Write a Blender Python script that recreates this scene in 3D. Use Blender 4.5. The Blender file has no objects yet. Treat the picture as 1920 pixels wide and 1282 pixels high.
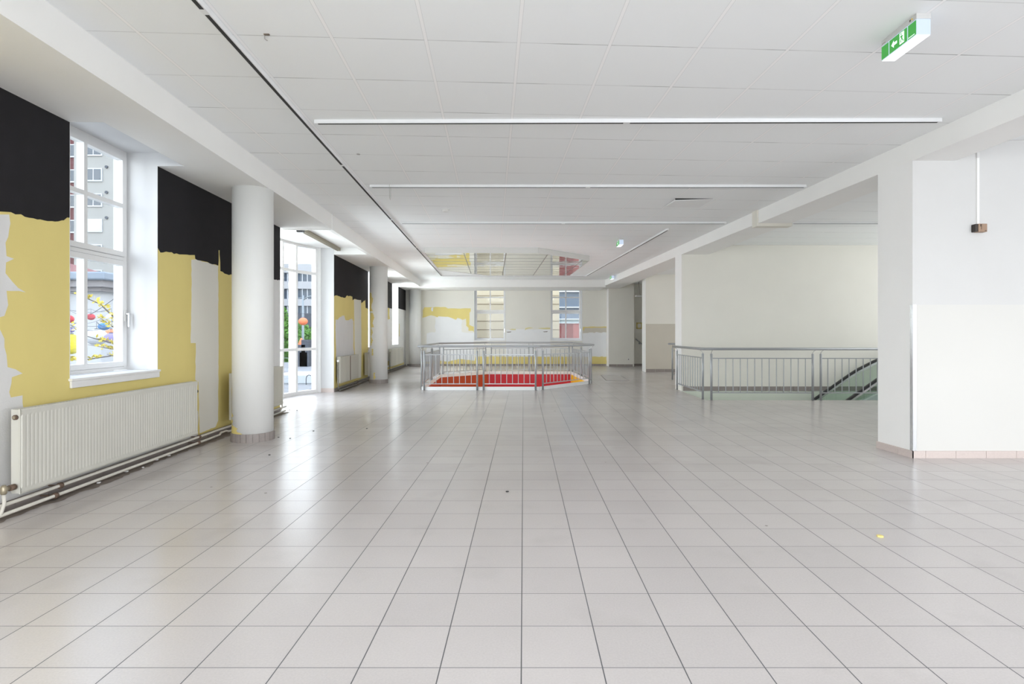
import bpy, bmesh, math, random
from mathutils import Vector, Matrix
from mathutils.geometry import tessellate_polygon
random.seed(7)
S = bpy.context.scene
COL = S.collection

# ------------------------------------------------------------------ camera
F, PX, PY, H = 1067.0, 981.5, 626.0, 1.232        # focal length in px, vanishing point, eye height
cam = bpy.data.cameras.new('camera'); co = bpy.data.objects.new('camera', cam); COL.objects.link(co)
cam.sensor_width = 36.0; cam.lens = 36.0 * F / 1920; cam.sensor_fit = 'HORIZONTAL'
cam.shift_x = -(PX - 960) / 1920; cam.shift_y = (PY - 641) / 1920
cam.clip_start = .05; cam.clip_end = 1000
co.location = (0, 0, H); co.rotation_euler = (math.radians(90), 0, 0)
S.camera = co

# ------------------------------------------------------------------ view, world
S.view_settings.view_transform = 'Standard'; S.view_settings.look = 'None'
S.view_settings.gamma = 1; S.view_settings.use_curve_mapping = False
S.view_settings.exposure = 0.36
S.cycles.max_bounces = 14; S.cycles.diffuse_bounces = 10; S.cycles.glossy_bounces = 4
S.cycles.transparent_max_bounces = 12; S.cycles.sample_clamp_indirect = 6
S.cycles.caustics_reflective = False; S.cycles.caustics_refractive = False
w = bpy.data.worlds.new('world'); S.world = w; w.use_nodes = True
nt = w.node_tree; nt.nodes.clear()
wo = nt.nodes.new('ShaderNodeOutputWorld'); bg = nt.nodes.new('ShaderNodeBackground')
tc = nt.nodes.new('ShaderNodeTexCoord'); sp = nt.nodes.new('ShaderNodeSeparateXYZ'); rp = nt.nodes.new('ShaderNodeValToRGB')
nt.links.new(tc.outputs['Generated'], sp.inputs[0]); nt.links.new(sp.outputs['Z'], rp.inputs[0])
e = rp.color_ramp.elements
e[0].position = 0.0; e[0].color = (.72, .76, .80, 1)
e[1].position = 1.0; e[1].color = (.62, .74, 1.0, 1)
m1 = e.new(.12); m1.color = (1.0, 1.02, 1.05, 1)
m2 = e.new(.35); m2.color = (.86, .93, 1.05, 1)
nt.links.new(rp.outputs[0], bg.inputs[0]); bg.inputs[1].default_value = 3.5
nt.links.new(bg.outputs[0], wo.inputs[0])

def portal(c, sx, sy, direction):
    L = bpy.data.lights.new('daylight_portal', 'AREA'); L.shape = 'RECTANGLE'; L.size = sx; L.size_y = sy
    L.cycles.is_portal = True
    o = bpy.data.objects.new('daylight_portal', L); COL.objects.link(o); o.location = c
    d = Vector(direction)
    o.rotation_euler = d.to_track_quat('-Z', 'Z' if abs(d.z) < .5 else 'Y').to_euler()
# area portals in the window openings (they only steer the sky light, they emit nothing)
for yy in (1.35, 5.12, 15.95, 19.66):
    portal((-3.367 - .054 * yy - .44, yy, 1.97), 1.15, 2.1, (1, .054, 0))
portal((-4.85, 10.5, 1.53), 2.8, 3.0, (1, .054, 0))
portal((3.2, -3.25, 1.6), 12.4, 2.7, (0, 1, 0))
def daylight_fill(c, sx, sy, direction, L, col=(.965, .99, 1)):
    """soft daylight area light added to brighten the room; L = radiance"""
    a = bpy.data.lights.new('daylight_fill', 'AREA'); a.shape = 'RECTANGLE'; a.size = sx; a.size_y = sy
    a.energy = L * math.pi * sx * sy; a.color = col
    o = bpy.data.objects.new('daylight_fill', a); COL.objects.link(o); o.location = c
    d = Vector(direction); o.rotation_euler = d.to_track_quat('-Z', 'Y').to_euler()
daylight_fill((-5.1, 1.2, 2.0), 2.0, 2.4, (1, .05, 0), 11)                 # added light outside the unseen, added near window
daylight_fill((-4.9, 4.3, 2.0), 1.6, 2.4, (1, .35, 0), 1)                 # beside the first window
daylight_fill((-5.7, 9.9, 1.7), 2.6, 3.0, (1, .05, 0), 8)                 # bay
daylight_fill((-4.75, 15.95, 2.0), 1.2, 2.2, (1, .05, 0), 12)
daylight_fill((-4.95, 19.66, 2.0), 1.2, 2.2, (1, .05, 0), 18)
daylight_fill((3.0, -3.4, 1.7), 12.0, 2.6, (0, 1, 0.05), 3.1)               # unseen light added at the glazed front behind the viewpoint
daylight_fill((9.40, 9.2, 1.9), 5.0, 2.2, (-1, 0, 0), 2.1)                  # unseen light added for the wall beyond the escalator
daylight_fill((7.9, 15.5, 1.9), 3.5, 2.2, (-1, .2, 0), 2.6)                 # unseen light added for the stair wall
daylight_fill((6.0, 11.45, -4.1), 4.0, 1.2, (0, 0, 1), 5)                   # unseen uplight added under the escalator well
daylight_fill((-.3, 15.2, -4.1), 2.4, 3.0, (0, 0, 1), 4)                  # unseen uplight added under the floor well to brighten the ceiling

# ------------------------------------------------------------------ unprojection helpers (real positions)
def fl(px, py, z=0.0):
    Y = (H - z) * F / (py - PY); return ((px - PX) * Y / F, Y)
WX, WS = -3.367, -.054
def Lp(Y, d, z): return (WX + WS * Y + d, Y, z)
def lw(px, py, d=0.0):                  # pixel -> (Y, z) on the left wall, d metres into the room
    t = (px - PX) / F; Y = (WX + d) / (t - WS); return (Y, H - (py - PY) * Y / F)
def fw(px, py, Y): return ((px - PX) * Y / F, H - (py - PY) * Y / F)

# ------------------------------------------------------------------ materials
def mat(name, col, rough=.6, metal=0, bump=0, bscale=60, var=0, vscale=3, spec=.5, emit=None, es=0, stretch=None):
    m = bpy.data.materials.new(name); m.use_nodes = True; n = m.node_tree.nodes; l = m.node_tree.links
    b = n['Principled BSDF']
    b.inputs['Base Color'].default_value = (*col, 1); b.inputs['Roughness'].default_value = rough
    b.inputs['Metallic'].default_value = metal; b.inputs['Specular IOR Level'].default_value = spec
    if emit: b.inputs['Emission Color'].default_value = (*emit, 1); b.inputs['Emission Strength'].default_value = es
    t = n.new('ShaderNodeTexCoord'); src = t.outputs['Object']
    if stretch:
        mp = n.new('ShaderNodeMapping'); mp.inputs['Scale'].default_value = stretch; l.new(src, mp.inputs[0]); src = mp.outputs[0]
    nz = n.new('ShaderNodeTexNoise'); nz.inputs['Scale'].default_value = vscale; nz.inputs['Detail'].default_value = 5
    l.new(src, nz.inputs['Vector'])
    mx = n.new('ShaderNodeMix'); mx.data_type = 'RGBA'
    v = var if var else .03
    mx.inputs[6].default_value = tuple(c * (1 - v) for c in col) + (1,)
    mx.inputs[7].default_value = tuple(min(1, c * (1 + v)) for c in col) + (1,)
    l.new(nz.outputs[0], mx.inputs[0]); l.new(mx.outputs[2], b.inputs['Base Color'])
    if bump:
        n2 = n.new('ShaderNodeTexNoise'); n2.inputs['Scale'].default_value = bscale; l.new(t.outputs['Object'], n2.inputs['Vector'])
        bp = n.new('ShaderNodeBump'); bp.inputs['Strength'].default_value = bump; bp.inputs['Distance'].default_value = .01
        l.new(n2.outputs[0], bp.inputs['Height']); l.new(bp.outputs[0], b.inputs['Normal'])
    return m

def nmath(n, l, op, a, b=None, c=None):
    x = n.new('ShaderNodeMath'); x.operation = op
    for i, v in enumerate((a, b, c)):
        if v is None: continue
        if isinstance(v, (int, float)): x.inputs[i].default_value = v
        else: l.new(v, x.inputs[i])
    return x.outputs[0]

def floor_material():
    m = bpy.data.materials.new('floor_tile'); m.use_nodes = True; n = m.node_tree.nodes; l = m.node_tree.links
    b = n['Principled BSDF']
    t = n.new('ShaderNodeTexCoord'); s = n.new('ShaderNodeSeparateXYZ'); l.new(t.outputs['Object'], s.inputs[0])
    T = .3
    ux = nmath(n, l, 'DIVIDE', nmath(n, l, 'ADD', s.outputs[0], .0079 + 30), T)
    uy = nmath(n, l, 'DIVIDE', nmath(n, l, 'ADD', s.outputs[1], -.002 + 30), T)
    fx = nmath(n, l, 'PINGPONG', ux, .5); fy = nmath(n, l, 'PINGPONG', uy, .5)      # 0 at the joint
    gx = nmath(n, l, 'LESS_THAN', fx, .0075); gy = nmath(n, l, 'LESS_THAN', fy, .0055)
    g = nmath(n, l, 'MAXIMUM', gx, gy)
    cmb = n.new('ShaderNodeCombineXYZ')
    l.new(nmath(n, l, 'FLOOR', ux), cmb.inputs[0]); l.new(nmath(n, l, 'FLOOR', uy), cmb.inputs[1])
    wn = n.new('ShaderNodeTexWhiteNoise'); wn.noise_dimensions = '2D'; l.new(cmb.outputs[0], wn.inputs['Vector'])
    sp1 = n.new('ShaderNodeTexNoise'); sp1.inputs['Scale'].default_value = 120; sp1.inputs['Detail'].default_value = 2
    l.new(t.outputs['Object'], sp1.inputs['Vector'])
    big = n.new('ShaderNodeTexNoise'); big.inputs['Scale'].default_value = .9; big.inputs['Detail'].default_value = 6
    l.new(t.outputs['Object'], big.inputs['Vector'])
    v = nmath(n, l, 'ADD', nmath(n, l, 'MULTIPLY', nmath(n, l, 'SUBTRACT', sp1.outputs[0], .5), .16),
              nmath(n, l, 'ADD', nmath(n, l, 'MULTIPLY', wn.outputs[0], .05), nmath(n, l, 'MULTIPLY', nmath(n, l, 'SUBTRACT', big.outputs[0], .5), .18)))
    v = nmath(n, l, 'ADD', v, .97)
    base = n.new('ShaderNodeMix'); base.data_type = 'RGBA'; base.blend_type = 'MULTIPLY'; base.inputs[0].default_value = 1
    base.inputs[6].default_value = (.545, .510, .496, 1); l.new(v, base.inputs[7])
    # scuffs and small dark spots
    sc = n.new('ShaderNodeTexNoise'); sc.inputs['Scale'].default_value = 2.3; sc.inputs['Detail'].default_value = 4
    l.new(t.outputs['Object'], sc.inputs['Vector'])
    r1 = n.new('ShaderNodeMapRange'); r1.inputs[1].default_value = .58; r1.inputs[2].default_value = .85; r1.inputs[3].default_value = 0; r1.inputs[4].default_value = .18
    l.new(sc.outputs[0], r1.inputs[0])
    vo = n.new('ShaderNodeTexVoronoi'); vo.inputs['Scale'].default_value = 1.7; l.new(t.outputs['Object'], vo.inputs['Vector'])
    sv = n.new('ShaderNodeSeparateColor'); l.new(vo.outputs['Color'], sv.inputs[0])
    spot = nmath(n, l, 'LESS_THAN', vo.outputs['Distance'], nmath(n, l, 'MULTIPLY', sv.outputs[0], .036))
    dirt = nmath(n, l, 'MAXIMUM', r1.outputs[0], nmath(n, l, 'MULTIPLY', spot, .8))
    d1 = n.new('ShaderNodeMix'); d1.data_type = 'RGBA'; l.new(dirt, d1.inputs[0]); l.new(base.outputs[2], d1.inputs[6]); d1.inputs[7].default_value = (.22, .20, .18, 1)
    gm = n.new('ShaderNodeMix'); gm.data_type = 'RGBA'; l.new(g, gm.inputs[0]); l.new(d1.outputs[2], gm.inputs[6]); gm.inputs[7].default_value = (.10, .10, .105, 1)
    l.new(gm.outputs[2], b.inputs['Base Color'])
    rr = nmath(n, l, 'ADD', nmath(n, l, 'MULTIPLY', big.outputs[0], .06), .19)
    rr = nmath(n, l, 'MAXIMUM', rr, nmath(n, l, 'MULTIPLY', g, .75))
    l.new(rr, b.inputs['Roughness']); b.inputs['Specular IOR Level'].default_value = .6
    n2 = n.new('ShaderNodeTexNoise'); n2.inputs['Scale'].default_value = 55; l.new(t.outputs['Object'], n2.inputs['Vector'])
    hgt = nmath(n, l, 'SUBTRACT', nmath(n, l, 'MULTIPLY', n2.outputs[0], .25), nmath(n, l, 'MULTIPLY', g, 1.2))
    bp = n.new('ShaderNodeBump'); bp.inputs['Strength'].default_value = .35; bp.inputs['Distance'].default_value = .003
    l.new(hgt, bp.inputs['Height']); l.new(bp.outputs[0], b.inputs['Normal'])
    return m

def ceiling_material():
    m = bpy.data.materials.new('ceiling_tile_grid'); m.use_nodes = True; n = m.node_tree.nodes; l = m.node_tree.links
    b = n['Principled BSDF']; b.inputs['Roughness'].default_value = .75
    t = n.new('ShaderNodeTexCoord'); s = n.new('ShaderNodeSeparateXYZ'); l.new(t.outputs['Object'], s.inputs[0])
    T = .61; ph = math.radians(3.1); c_, s_ = math.cos(ph), math.sin(ph)
    x, y = s.outputs[0], s.outputs[1]
    u = nmath(n, l, 'ADD', nmath(n, l, 'MULTIPLY', x, c_), nmath(n, l, 'MULTIPLY', y, s_))
    v = nmath(n, l, 'ADD', nmath(n, l, 'MULTIPLY', x, -s_), nmath(n, l, 'MULTIPLY', y, c_))
    fu = nmath(n, l, 'PINGPONG', nmath(n, l, 'DIVIDE', nmath(n, l, 'ADD', u, 61 - .172), T), .5)
    vv = nmath(n, l, 'DIVIDE', nmath(n, l, 'ADD', v, 61 - 3.768), T)
    fv = nmath(n, l, 'PINGPONG', vv, .5)
    bar = nmath(n, l, 'LESS_THAN', fu, .017)                                  # white carrier bar
    edge = nmath(n, l, 'MULTIPLY', nmath(n, l, 'GREATER_THAN', fu, .017), nmath(n, l, 'LESS_THAN', fu, .0215))
    # cross joints open only here and there
    nz = n.new('ShaderNodeTexNoise'); nz.inputs['Scale'].default_value = 1.9; nz.inputs['Detail'].default_value = 3
    l.new(t.outputs['Object'], nz.inputs['Vector'])
    mr = n.new('ShaderNodeMapRange'); mr.inputs[1].default_value = .46; mr.inputs[2].default_value = .68; mr.inputs[3].default_value = .22; mr.inputs[4].default_value = .85
    l.new(nz.outputs[0], mr.inputs[0])
    joint = nmath(n, l, 'MULTIPLY', nmath(n, l, 'MULTIPLY', nmath(n, l, 'LESS_THAN', fv, .0065), mr.outputs[0]), nmath(n, l, 'SUBTRACT', 1, bar))
    a = n.new('ShaderNodeMix'); a.data_type = 'RGBA'; l.new(bar, a.inputs[0]); a.inputs[6].default_value = (.885, .905, .91, 1); a.inputs[7].default_value = (.94, .94, .94, 1)
    c = n.new('ShaderNodeMix'); c.data_type = 'RGBA'; l.new(nmath(n, l, 'MULTIPLY', edge, .28), c.inputs[0]); l.new(a.outputs[2], c.inputs[6]); c.inputs[7].default_value = (.3, .3, .3, 1)
    d = n.new('ShaderNodeMix'); d.data_type = 'RGBA'; l.new(joint, d.inputs[0]); l.new(c.outputs[2], d.inputs[6]); d.inputs[7].default_value = (.20, .20, .20, 1)
    l.new(d.outputs[2], b.inputs['Base Color'])
    n2 = n.new('ShaderNodeTexNoise'); n2.inputs['Scale'].default_value = 140; l.new(t.outputs['Object'], n2.inputs['Vector'])
    bp = n.new('ShaderNodeBump'); bp.inputs['Strength'].default_value = .12; bp.inputs['Distance'].default_value = .004
    l.new(n2.outputs[0], bp.inputs['Height']); l.new(bp.outputs[0], b.inputs['Normal'])
    return m

def glass_material(name, tint=(.95, .97, .97), refl=.07, rough=.0):
    m = bpy.data.materials.new(name); m.use_nodes = True; n = m.node_tree.nodes; l = m.node_tree.links; n.clear()
    o = n.new('ShaderNodeOutputMaterial'); t = n.new('ShaderNodeBsdfTransparent'); t.inputs[0].default_value = (*tint, 1)
    g = n.new('ShaderNodeBsdfGlossy'); g.inputs['Roughness'].default_value = rough
    fr = n.new('ShaderNodeLayerWeight'); fr.inputs[0].default_value = .25
    mr = nmath(n, l, 'ADD', nmath(n, l, 'MULTIPLY', fr.outputs['Fresnel'], .10), refl * .2)
    mx = n.new('ShaderNodeMixShader'); l.new(mr, mx.inputs[0]); l.new(t.outputs[0], mx.inputs[1]); l.new(g.outputs[0], mx.inputs[2])
    l.new(mx.outputs[0], o.inputs[0]); return m

def mirror_material():
    m = bpy.data.materials.new('mirror_panel'); m.use_nodes = True; n = m.node_tree.nodes; l = m.node_tree.links
    b = n['Principled BSDF']; b.inputs['Metallic'].default_value = 1; b.inputs['Roughness'].default_value = .03
    t = n.new('ShaderNodeTexCoord'); s = n.new('ShaderNodeSeparateXYZ'); l.new(t.outputs['Object'], s.inputs[0])
    fu = nmath(n, l, 'PINGPONG', nmath(n, l, 'DIVIDE', nmath(n, l, 'ADD', nmath(n, l, 'ADD', s.outputs[0], 60.5), nmath(n, l, 'MULTIPLY', s.outputs[1], .054)), .95), .5)
    fv = nmath(n, l, 'PINGPONG', nmath(n, l, 'DIVIDE', nmath(n, l, 'ADD', s.outputs[1], 60.15), .6), .5)
    g = nmath(n, l, 'MAXIMUM', nmath(n, l, 'LESS_THAN', fu, .012), nmath(n, l, 'LESS_THAN', fv, .045))
    mx = n.new('ShaderNodeMix'); mx.data_type = 'RGBA'; l.new(g, mx.inputs[0]); mx.inputs[6].default_value = (.80, .80, .77, 1); mx.inputs[7].default_value = (.36, .35, .33, 1)
    l.new(mx.outputs[2], b.inputs['Base Color']); l.new(nmath(n, l, 'ADD', nmath(n, l, 'MULTIPLY', g, .4), .03), b.inputs['Roughness'])
    nz = n.new('ShaderNodeTexNoise'); nz.inputs['Scale'].default_value = 3.2; nz.inputs['Detail'].default_value = 1.5; l.new(t.outputs['Object'], nz.inputs['Vector'])
    bp = n.new('ShaderNodeBump'); bp.inputs['Strength'].default_value = .25; bp.inputs['Distance'].default_value = .01
    l.new(nz.outputs[0], bp.inputs['Height']); l.new(bp.outputs[0], b.inputs['Normal'])
    return m

M = {}
M['floor'] = floor_material(); M['ceiling'] = ceiling_material()
M['white'] = mat('white_wall_paint', (.87, .87, .86), .7, bump=.08, bscale=180)
M['beam'] = mat('white_beam_paint', (.87, .87, .855), .7, bump=.06, bscale=120, var=.02)
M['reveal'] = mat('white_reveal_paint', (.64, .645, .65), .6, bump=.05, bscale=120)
M['far'] = mat('off_white_wall_paint', (.79, .775, .715), .8, bump=.08, bscale=160, var=.04, vscale=1.5)
M['far_light'] = mat('pale_filler_paint', (.82, .83, .84), .8, var=.03)
M['beige'] = mat('beige_wall_paint', (.60, .565, .49), .8, var=.03)
M['beige_light'] = mat('pale_beige_cover', (.74, .72, .65), .7)
M['cream'] = mat('cream_wall_paint', (.66, .655, .63), .7, var=.02, vscale=2)
M['grey_wall'] = mat('light_grey_wall_paint', (.63, .63, .625), .8, bump=.06, bscale=180, var=.02)
M['yellow'] = mat('yellow_wall_paint', (.74, .62, .23), .75, bump=.12, bscale=160, var=.07, vscale=2.5, stretch=(1, 1, .5))
M['yellow_pale'] = mat('pale_yellow_paint', (.72, .66, .34), .8, var=.08)
M['black'] = mat('black_wall_paint', (.017, .016, .018), .85, bump=.15, bscale=220, var=.2, vscale=8, spec=.25)
M['patch'] = mat('bare_grey_plaster', (.70, .695, .69), .85, bump=.15, bscale=120, var=.07, vscale=6, stretch=(1, 1, .3))
M['stripe'] = mat('pale_stripe_paint', (.78, .765, .71), .8, bump=.1, bscale=140, var=.04, vscale=3, stretch=(1, 1, .3))
M['col'] = mat('column_paint', (.82, .825, .81), .75, bump=.08, bscale=90, var=.03, vscale=2)
M['skirt'] = mat('skirting_tile', (.30, .265, .25), .45, var=.12, vscale=30)
M['skirt_light'] = mat('pale_skirting_tile', (.60, .52, .49), .45, var=.08, vscale=60)
M['joint'] = mat('tile_joint', (.16, .14, .13), .8)
M['dirt'] = mat('dirt_mark', (.16, .13, .10), .9, var=.3, vscale=20)
M['frame'] = mat('white_window_frame', (.80, .80, .795), .35, var=.02)
M['frame_dark'] = mat('rubber_gasket', (.12, .12, .13), .7)  # plain dark grey, used on no part
M['sill'] = mat('window_sill_board', (.80, .80, .80), .4, var=.04, vscale=12)
M['radiator'] = mat('radiator_enamel', (.60, .59, .535), .42, var=.06, vscale=7, stretch=(1, 1, .25))
M['radiator_dirty'] = mat('radiator_enamel_grimy', (.53, .515, .45), .5, var=.22, vscale=3, stretch=(1, 1, .2))
M['rust'] = mat('rusty_fitting', (.13, .085, .06), .7, var=.4, vscale=60)
M['pipe'] = mat('painted_pipe', (.64, .61, .55), .45, var=.12, vscale=20)
M['pipe_dirty'] = mat('grimy_pipe', (.16, .15, .13), .6, var=.3, vscale=20)
M['brass'] = mat('old_brass', (.38, .33, .24), .4, metal=.6, var=.2, vscale=60)
M['steel'] = mat('grey_railing_enamel', (.36, .375, .39), .32, metal=.35, var=.03)
M['steel_light'] = mat('brushed_steel', (.62, .63, .64), .25, metal=.9, var=.04, vscale=30)
M['alu'] = mat('aluminium', (.72, .75, .77), .4, metal=.2)
M['rubber'] = mat('black_rubber', (.018, .018, .02), .45)
M['groove'] = mat('dark_groove', (.03, .03, .03), .8)
M['kerb'] = mat('white_kerb', (.74, .76, .76), .5)
M['red1'] = mat('orange_red_panel', (.42, .055, .018), .45)
M['red2'] = mat('crimson_panel', (.50, .008, .022), .45)
M['yel'] = mat('sunny_yellow_panel', (.85, .52, .01), .45)
M['well'] = mat('stairwell_wall_paint', (.68, .72, .64), .7)
M['glass'] = glass_material('window_glass')
M['green_glass'] = glass_material('green_tinted_glass', (.86, .905, .875), .10)
M['mirror'] = mirror_material()
M['track'] = mat('track_white', (.80, .81, .82), .4)
M['plastic'] = mat('white_plastic', (.78, .78, .76), .45)
M['sign_white'] = mat('sign_diffuser', (.25, .28, .32), .4, emit=(.66, .80, 1.0), es=.50)
M['sign_glow'] = mat('sign_bottom_diffuser', (.3, .33, .36), .4, emit=(.92, .97, 1.0), es=1.0)
M['sign_green'] = mat('sign_green', (.02, .18, .03), .4, emit=(.06, .42, .06), es=.45)
M['sign_mark'] = mat('sign_pictogram_white', (.85, .95, .9), .4, emit=(.8, 1, .9), es=.6)
M['housing'] = mat('sign_housing', (.55, .55, .54), .5)
M['brown_plastic'] = mat('brown_plastic', (.33, .22, .15), .5)
M['dark_plastic'] = mat('dark_brown_plastic', (.035, .025, .02), .5)
M['chrome'] = mat('chrome', (.75, .76, .78), .15, metal=1)
M['cord'] = mat('grey_cord', (.35, .34, .32), .6)
M['tan'] = mat('tan_rail_metal', (.30, .27, .20), .5, metal=.2)
# outdoors
M['o_plaster'] = mat('grey_render_facade', (0.315, 0.306, 0.279), .9, var=.06, vscale=.6, bump=.2, bscale=8)
M['o_red'] = mat('oxblood_facade', (0.117, 0.032, 0.032), .8)
M['o_light'] = mat('pale_facade', (0.432, 0.432, 0.432), .8, var=.04, vscale=.6)
M['o_frame'] = mat('pale_window_surround', (0.540, 0.558, 0.576), .6)
M['o_pane'] = mat('dark_facade_pane', (0.090, 0.104, 0.119), .15)
M['o_shutter'] = mat('roller_shutter', (0.486, 0.495, 0.504), .6)
M['o_zinc'] = mat('zinc_gutter', (0.180, 0.216, 0.261), .4, metal=.3, var=.1, vscale=3)
M['o_stone'] = mat('weathered_stone', (0.234, 0.216, 0.216), .9, var=.15, vscale=3)
M['o_cream'] = mat('cream_rusticated_facade', (.46, .39, .27), .9, var=.03)
M['o_groove'] = mat('facade_groove', (.20, .15, .10), .9)
M['o_blue'] = mat('blue_grey_glazing', (0.09, 0.12, 0.155), .15, var=.2, vscale=1)
M['o_teal'] = mat('pale_teal_panel', (0.26, 0.33, 0.33), .3, var=.1, vscale=1)
M['o_brick'] = mat('red_cladding', (0.15, 0.024, 0.018), .6, var=.2, vscale=.8)
M['o_brick2'] = mat('pale_red_cladding', (0.26, 0.075, 0.062), .6, var=.1, vscale=.8)
M['o_pave'] = mat('terrace_paving', (.20, .20, .20), .7, var=.06, vscale=1)
M['o_street'] = mat('asphalt', (0.108, 0.108, 0.112), .9, var=.1)
M['o_dark'] = mat('dark_street_clutter', (0.063, 0.068, 0.081), .7, var=.4, vscale=4)
M['o_leaf'] = mat('green_leaf', (0.081, 0.198, 0.022), .7, var=.5, vscale=2)
M['o_leaf_y'] = mat('yellow_green_leaf', (0.540, 0.432, 0.032), .6, var=.3, vscale=9)
M['o_bark'] = mat('bark', (0.090, 0.072, 0.058), .9, var=.3, vscale=10)
M['o_pole'] = mat('grey_lamp_post', (0.234, 0.261, 0.270), .5)
M['o_white'] = mat('white_stone_block', (0.468, 0.495, 0.504), .7)
for k, c in dict(red=(.48, .03, .04), blue=(.035, .17, .38), white=(.46, .47, .49), orange=(.75, .19, .08), purple=(.22, .18, .38), yellow=(.62, .52, .01)).items():
    M['lan_' + k] = mat(k + '_lantern_paper', c, .7, var=.08, vscale=10)

# ------------------------------------------------------------------ mesh builder
class MB:
    def __init__(s): s.v = []; s.f = []; s.m = []; s.mats = []; s.smooth = []
    def mi(s, m):
        m = M[m] if isinstance(m, str) else m
        if m not in s.mats: s.mats.append(m)
        return s.mats.index(m)
    def face(s, pts, m, smooth=False):
        b = len(s.v); s.v += [tuple(p) for p in pts]; s.f.append(tuple(range(b, b + len(pts)))); s.m.append(s.mi(m)); s.smooth.append(smooth)
    def hexa(s, P, m):               # 8 points: bottom loop 0-3, top loop 4-7
        b = len(s.v); s.v += [tuple(p) for p in P]; k = s.mi(m)
        for q in ((0, 3, 2, 1), (4, 5, 6, 7), (0, 1, 5, 4), (1, 2, 6, 5), (2, 3, 7, 6), (3, 0, 4, 7)):
            s.f.append(tuple(b + i for i in q)); s.m.append(k); s.smooth.append(False)
        return s
    def box(s, a, b, m, fn=None):
        (x0, y0, z0), (x1, y1, z1) = a, b
        P = [(x0, y0, z0), (x1, y0, z0), (x1, y1, z0), (x0, y1, z0), (x0, y0, z1), (x1, y0, z1), (x1, y1, z1), (x0, y1, z1)]
        if fn: P = [fn(*p) for p in P]
        return s.hexa(P, m)
    def prism(s, poly, z0, z1, m, cap=True):
        n = len(poly); b = len(s.v); k = s.mi(m)
        s.v += [(x, y, z0) for x, y in poly] + [(x, y, z1) for x, y in poly]
        for i in range(n):
            j = (i + 1) % n; s.f.append((b + i, b + j, b + n + j, b + n + i)); s.m.append(k); s.smooth.append(False)
        if cap:
            tri = tessellate_polygon([[Vector((x, y, 0)) for x, y in poly]])
            for t in tri:
                s.f.append(tuple(b + i for i in t)); s.m.append(k); s.smooth.append(False)
                s.f.append(tuple(b + n + i for i in reversed(t))); s.m.append(k); s.smooth.append(False)
        return s
    def plate(s, pts, m, off):       # flat ragged shape: 3D points, thin, lifted by vector off
        o = Vector(off); n = len(pts); b = len(s.v); k = s.mi(m); P = [Vector(p) for p in pts]
        s.v += [tuple(p) for p in P] + [tuple(p + o) for p in P]
        a0 = P[0]; nv = o.normalized(); ax = (P[1] - P[0]).normalized(); ay = nv.cross(ax)
        tri = tessellate_polygon([[Vector(((p - a0).dot(ax), (p - a0).dot(ay), 0)) for p in P]])
        for t in tri: s.f.append(tuple(b + n + i for i in t)); s.m.append(k); s.smooth.append(False)
        for i in range(n):
            j = (i + 1) % n; s.f.append((b + i, b + j, b + n + j, b + n + i)); s.m.append(k); s.smooth.append(False)
        return s
    def tube(s, path, r, m, seg=10, caps=True):
        P = [Vector(p) for p in path]; b = len(s.v); k = s.mi(m); n = len(P); up = None
        rr = r if isinstance(r, (list, tuple)) else [r] * n
        for i, p in enumerate(P):
            if i == 0: t = P[1] - P[0]
            elif i == n - 1: t = P[-1] - P[-2]
            else: t = (P[i + 1] - P[i]).normalized() + (P[i] - P[i - 1]).normalized()
            t.normalize()
            if up is None: up = t.orthogonal().normalized()
            else: up = (up - t * up.dot(t)).normalized()
            sd = t.cross(up)
            for q in range(seg):
                a = 2 * math.pi * q / seg; s.v.append(tuple(p + (up * math.cos(a) + sd * math.sin(a)) * rr[i]))
        for i in range(n - 1):
            for q in range(seg):
                q2 = (q + 1) % seg
                s.f.append((b + i * seg + q, b + i * seg + q2, b + (i + 1) * seg + q2, b + (i + 1) * seg + q)); s.m.append(k); s.smooth.append(True)
        if caps:
            s.f.append(tuple(b + q for q in reversed(range(seg)))); s.m.append(k); s.smooth.append(False)
            s.f.append(tuple(b + (n - 1) * seg + q for q in range(seg))); s.m.append(k); s.smooth.append(False)
        return s
    def lathe(s, c, prof, m, seg=48, axis='Z'):
        b = len(s.v); k = s.mi(m); n = len(prof)
        for r, z in prof:
            for q in range(seg):
                a = 2 * math.pi * q / seg
                if axis == 'Z': s.v.append((c[0] + r * math.cos(a), c[1] + r * math.sin(a), c[2] + z))
                elif axis == 'X': s.v.append((c[0] + z, c[1] + r * math.cos(a), c[2] + r * math.sin(a)))
                else: s.v.append((c[0] + r * math.cos(a), c[1] + z, c[2] + r * math.sin(a)))
        for i in range(n - 1):
            for q in range(seg):
                q2 = (q + 1) % seg
                s.f.append((b + i * seg + q, b + i * seg + q2, b + (i + 1) * seg + q2, b + (i + 1) * seg + q)); s.m.append(k); s.smooth.append(True)
        s.f.append(tuple(b + q for q in reversed(range(seg)))); s.m.append(k); s.smooth.append(False)
        s.f.append(tuple(b + (n - 1) * seg + q for q in range(seg))); s.m.append(k); s.smooth.append(False)
        return s
    def build(s, name, parent=None, origin=None, bevel=0):
        me = bpy.data.meshes.new(name); o3 = Vector(origin) if origin else Vector((0, 0, 0))
        me.from_pydata([tuple(Vector(p) - o3) for p in s.v], [], s.f)
        for m in s.mats: me.materials.append(m)
        for p, k, sm in zip(me.polygons, s.m, s.smooth): p.material_index = k; p.use_smooth = sm
        bm = bmesh.new(); bm.from_mesh(me); bmesh.ops.recalc_face_normals(bm, faces=bm.faces); bm.to_mesh(me); bm.free()
        me.update()
        o = bpy.data.objects.new(name, me); COL.objects.link(o); o.location = o3
        if bevel:
            md = o.modifiers.new('bevel', 'BEVEL'); md.width = bevel; md.segments = 2; md.limit_method = 'ANGLE'
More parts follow.
